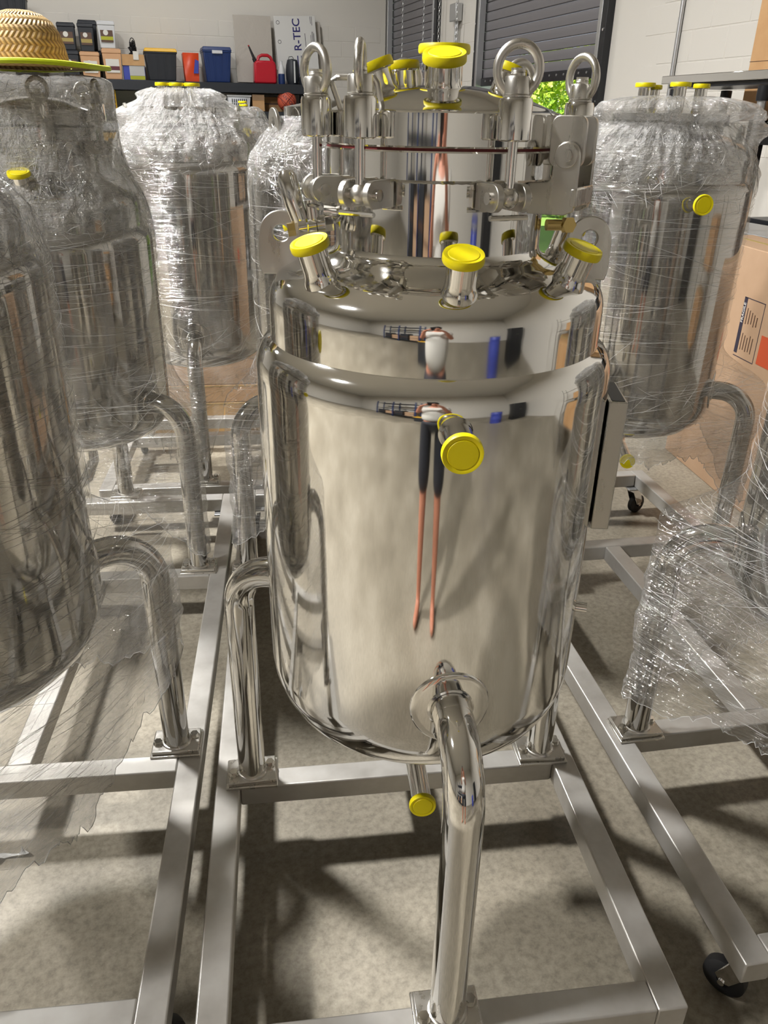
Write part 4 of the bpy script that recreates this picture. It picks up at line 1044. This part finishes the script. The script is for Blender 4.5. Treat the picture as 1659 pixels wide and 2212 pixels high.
# ------------------------------------------------------------------ behind the camera (seen only as reflections)
q = empty('steel_cabinet', rm(3.3, -3.4, 0), RA); tag(q, 'tall black steel cabinet behind the photographer, mirrored in the tank', 'cabinet')
MB().box(-.45, .45, -.25, .25, 0, 1.95).build('cabinet_body', 'black', q, .006)
for s in (-1, 1):
    d_ = MB().box(min(.005*s,.44*s), max(.005*s,.44*s), .25, .268, .08, 1.92).build('door', 'black', q, .004); MB().cyl((s*.05,.275,.95), (s*.05,.275,1.1), .008, 8).build('handle', 'chrome', d_)
q = empty('blue_barrel', rm(1.9, -3.2, 0), RA); tag(q, 'tall blue plastic barrel behind the photographer, mirrored in the tank', 'barrel')
MB().lathe([(.0001,0),(.27,0),(.28,.03),(.28,.3),(.29,.32),(.29,.35),(.28,.37),(.28,.7),(.29,.72),(.29,.75),(.28,.77),(.275,.98),(.25,1.02),(.0001,1.03)], 40).build('barrel_body', 'bagblue', q)
MB().lathe([(.285,.97),(.295,.98),(.295,1.0),(.285,1.01)], 40, True).build('clamp_ring', 'galv', q)
q = empty('wire_rack', rm(3.4, .4, 0), RA); tag(q, 'chrome wire rack by the right wall, mirrored in the tank', 'rack')
for x in (-.22, .22):
    for y in (-.6, .6): MB().cyl((x,y,0), (x,y,1.8), .015, 12).build('post', 'chrome', q)
for z in (.3, .9, 1.5):
    for k in range(9): MB().cyl((-.22+.055*k,-.6,z), (-.22+.055*k,.6,z), .004, 6).build('shelf_wire', 'chrome', q)
    for y in (-.6, 0, .6): MB().cyl((-.22,y,z-.01), (.22,y,z-.01), .006, 6).build('cross_wire', 'chrome', q)
carton(3.35, .25, .31, .36, .5, .4, 'brown box on the bottom level of the wire rack')
carton(3.35, .5, .91, .36, .5, .35, 'brown box on the middle level of the wire rack')
tote(-1.9, -3.6, 0, .6, .45, .42, 'blackplastic', 'lidyellow', 'black tote with yellow lid on the floor behind the photographer')
q = empty('reflection_rack', rm(-4.4, -4.6, 0), RA); tag(q, 'dark rack added along the back wall for dark streaks in the tanks', 'rack')  # unseen rack and crates, added to put dark streaks into the tank reflections
for x in (-1.9, 0, 1.9):
    for y in (-.4, .4): MB().box(x-.05, x+.05, y-.05, y+.05, 0, 3.2).build('upright', 'navy', q, .004)
for z in (.15, 1.35, 2.55):
    for y in (-.4, .4): MB().box(-1.85, 1.85, y-.025, y+.025, z, z+.12).build('beam', 'black', q, .004)
    MB().box(-1.85, 1.85, -.37, .37, z+.07, z+.1).build('deck', 'black', q)
for k, (x, w_, h) in enumerate(((-1.4,.75,.8), (-.47,.72,.6), (.5,.75,.9), (1.4,.7,.7))):
    c_ = rm(-4.4+x, -4.6, .251); qq = empty('crate', c_, RA); tag(qq, ('added black crate at the left end of the reflection rack', 'added brown crate second on the reflection rack', 'added tall black crate third on the reflection rack', 'added brown crate at the right end of the reflection rack')[k], 'crate', 'added crates on the reflection rack')
    MB().box(-w_/2, w_/2, -.35, .35, 0, h).build('crate_body', 'blackplastic' if k % 2 == 0 else 'card2', qq, .01); MB().box(-w_/2-.005, w_/2+.005, -.355, .355, h*.45, h*.52).build('band', 'label_dark', qq)

# photographer standing behind the camera
def skin_part(name, mt, verts, edges, radii, parent, root=0, sub=2):
    me = bpy.data.meshes.new(name); me.from_pydata(verts, edges, []); o = bpy.data.objects.new(name, me); COL.objects.link(o); o.parent = parent
    me.materials.append(M[mt]); sk = o.modifiers.new('skin', 'SKIN'); sk.use_smooth_shade = True
    if not me.skin_vertices: bpy.context.view_layer.objects.active = o
    lay = me.skin_vertices[0] if me.skin_vertices else None
    if lay:
        for i, r in enumerate(radii):
            lay.data[i].radius = (r if isinstance(r, tuple) else (r, r)); lay.data[i].use_root = (i == root)
    sb = o.modifiers.new('sub', 'SUBSURF'); sb.levels = sub; sb.render_levels = sub
    return o
PR = empty('person', (-.0, -.38, 0), 0); tag(PR, 'person in a pale shirt and dark shorts holding up a phone, mirrored in the tank', 'person')
V = [(0,0,.95),(0,-.01,1.1),(0,-.01,1.28),(0,-.02,1.42),(0,-.01,1.50),(0,.02,1.56),(0,.03,1.66),(0,.02,1.73),
     (.17,-.02,1.40),(.24,.06,1.20),(.13,.28,1.47),(.07,.33,1.53),(-.17,-.02,1.40),(-.24,.06,1.20),(-.13,.28,1.47),(-.07,.33,1.53),
     (.10,0,.90),(.12,.02,.50),(.13,-.01,.10),(.13,.02,.05),(.15,.15,.035),(-.10,0,.90),(-.12,.02,.50),(-.13,-.01,.10),(-.13,.02,.05),(-.15,.15,.035)]
Ed = [(0,1),(1,2),(2,3),(3,4),(4,5),(5,6),(6,7),(3,8),(8,9),(9,10),(10,11),(3,12),(12,13),(13,14),(14,15),(0,16),(16,17),(17,18),(18,19),(19,20),(0,21),(21,22),(22,23),(23,24),(24,25)]
Ra = [(.14,.10),(.13,.095),(.145,.10),(.12,.085),.052,.07,(.075,.095),.06,.06,.042,.030,.026,.06,.042,.030,.026,.082,.055,.036,.04,.03,.082,.055,.036,.04,.03]
skin_part('body', 'skin', V, Ed, Ra, PR)
skin_part('shirt', 'shirt', [(0,-.005,.90),(0,-.01,1.1),(0,-.01,1.28),(0,-.02,1.42),(.17,-.02,1.40),(.215,.03,1.27),(-.17,-.02,1.40),(-.215,.03,1.27)], [(0,1),(1,2),(2,3),(3,4),(4,5),(3,6),(6,7)], [(.22,.16),(.21,.155),(.21,.15),(.15,.11),.095,.085,.095,.085], PR)
skin_part('shorts', 'shorts', [(0,0,.95),(.11,0,.86),(.125,.02,.54),(-.11,0,.86),(-.125,.02,.54)], [(0,1),(1,2),(0,3),(3,4)], [(.15,.115),.105,.09,.105,.09], PR)
MB().sphere((0,.015,1.69), .088, 20, (.92,1.05,1.1)).build('hair', 'hair', PR)
for s in (-1, 1):
    for k in range(4):
        b0 = Vector((s*.062, .335, 1.555-.018*k)); MB().tube([b0, b0+Vector((-s*.006,.035,.004)), b0+Vector((-s*.024,.048,.004)), b0+Vector((-s*.036,.040,.002))], [.009,.0085,.008,.007], 8).build('finger', 'skin', PR)
    MB().tube([(s*.06,.33,1.50),(s*.045,.34,1.51),(s*.03,.345,1.525)], [.010,.009,.008], 8).build('thumb', 'skin', PR)
ph = empty('phone', cam_o.matrix_world @ Vector((0,0,.03)), 0); ph.rotation_euler = cam_o.rotation_euler if False else cam_o.matrix_world.to_euler(); tag(ph, 'dark phone held up by the photographer, mirrored in the tank', 'phone')
MB().box(-.037, .037, -.125, .03, 0, .009).build('phone_body', 'black', ph, .004); MB().box(-.034,.034,-.12,.026,.009,.0095).build('screen', 'navy', ph)

# torn piece of film lying on the floor at the left edge
q = empty('film_scrap', (-.715, 1.40, 0), 1.1); q.scale = (.55, .55, .8); tag(q, 'small torn twist of clear film lying on the floor at the left edge', 'film scrap')
rnd = random.Random(3); vs = []; fs = []; n = 26
for i in range(n+1):
    t = i/n; cx, cy_ = .16*t-.08, .05*sin(5*t)+.02*sin(13*t); w_ = .012+.010*sin(9*t)**2
    for k in range(4):
        a = (k/3-.5); vs.append((cx+.004*sin(17*t+k), cy_+a*w_*2, .004+.014*abs(sin(7*t+2.4*a))))
for i in range(n):
    for k in range(3): fs.append((i*4+k, i*4+k+1, (i+1)*4+k+1, (i+1)*4+k))
MB().add(vs, fs).build('scrap_sheet', 'strand', q, angle=80)
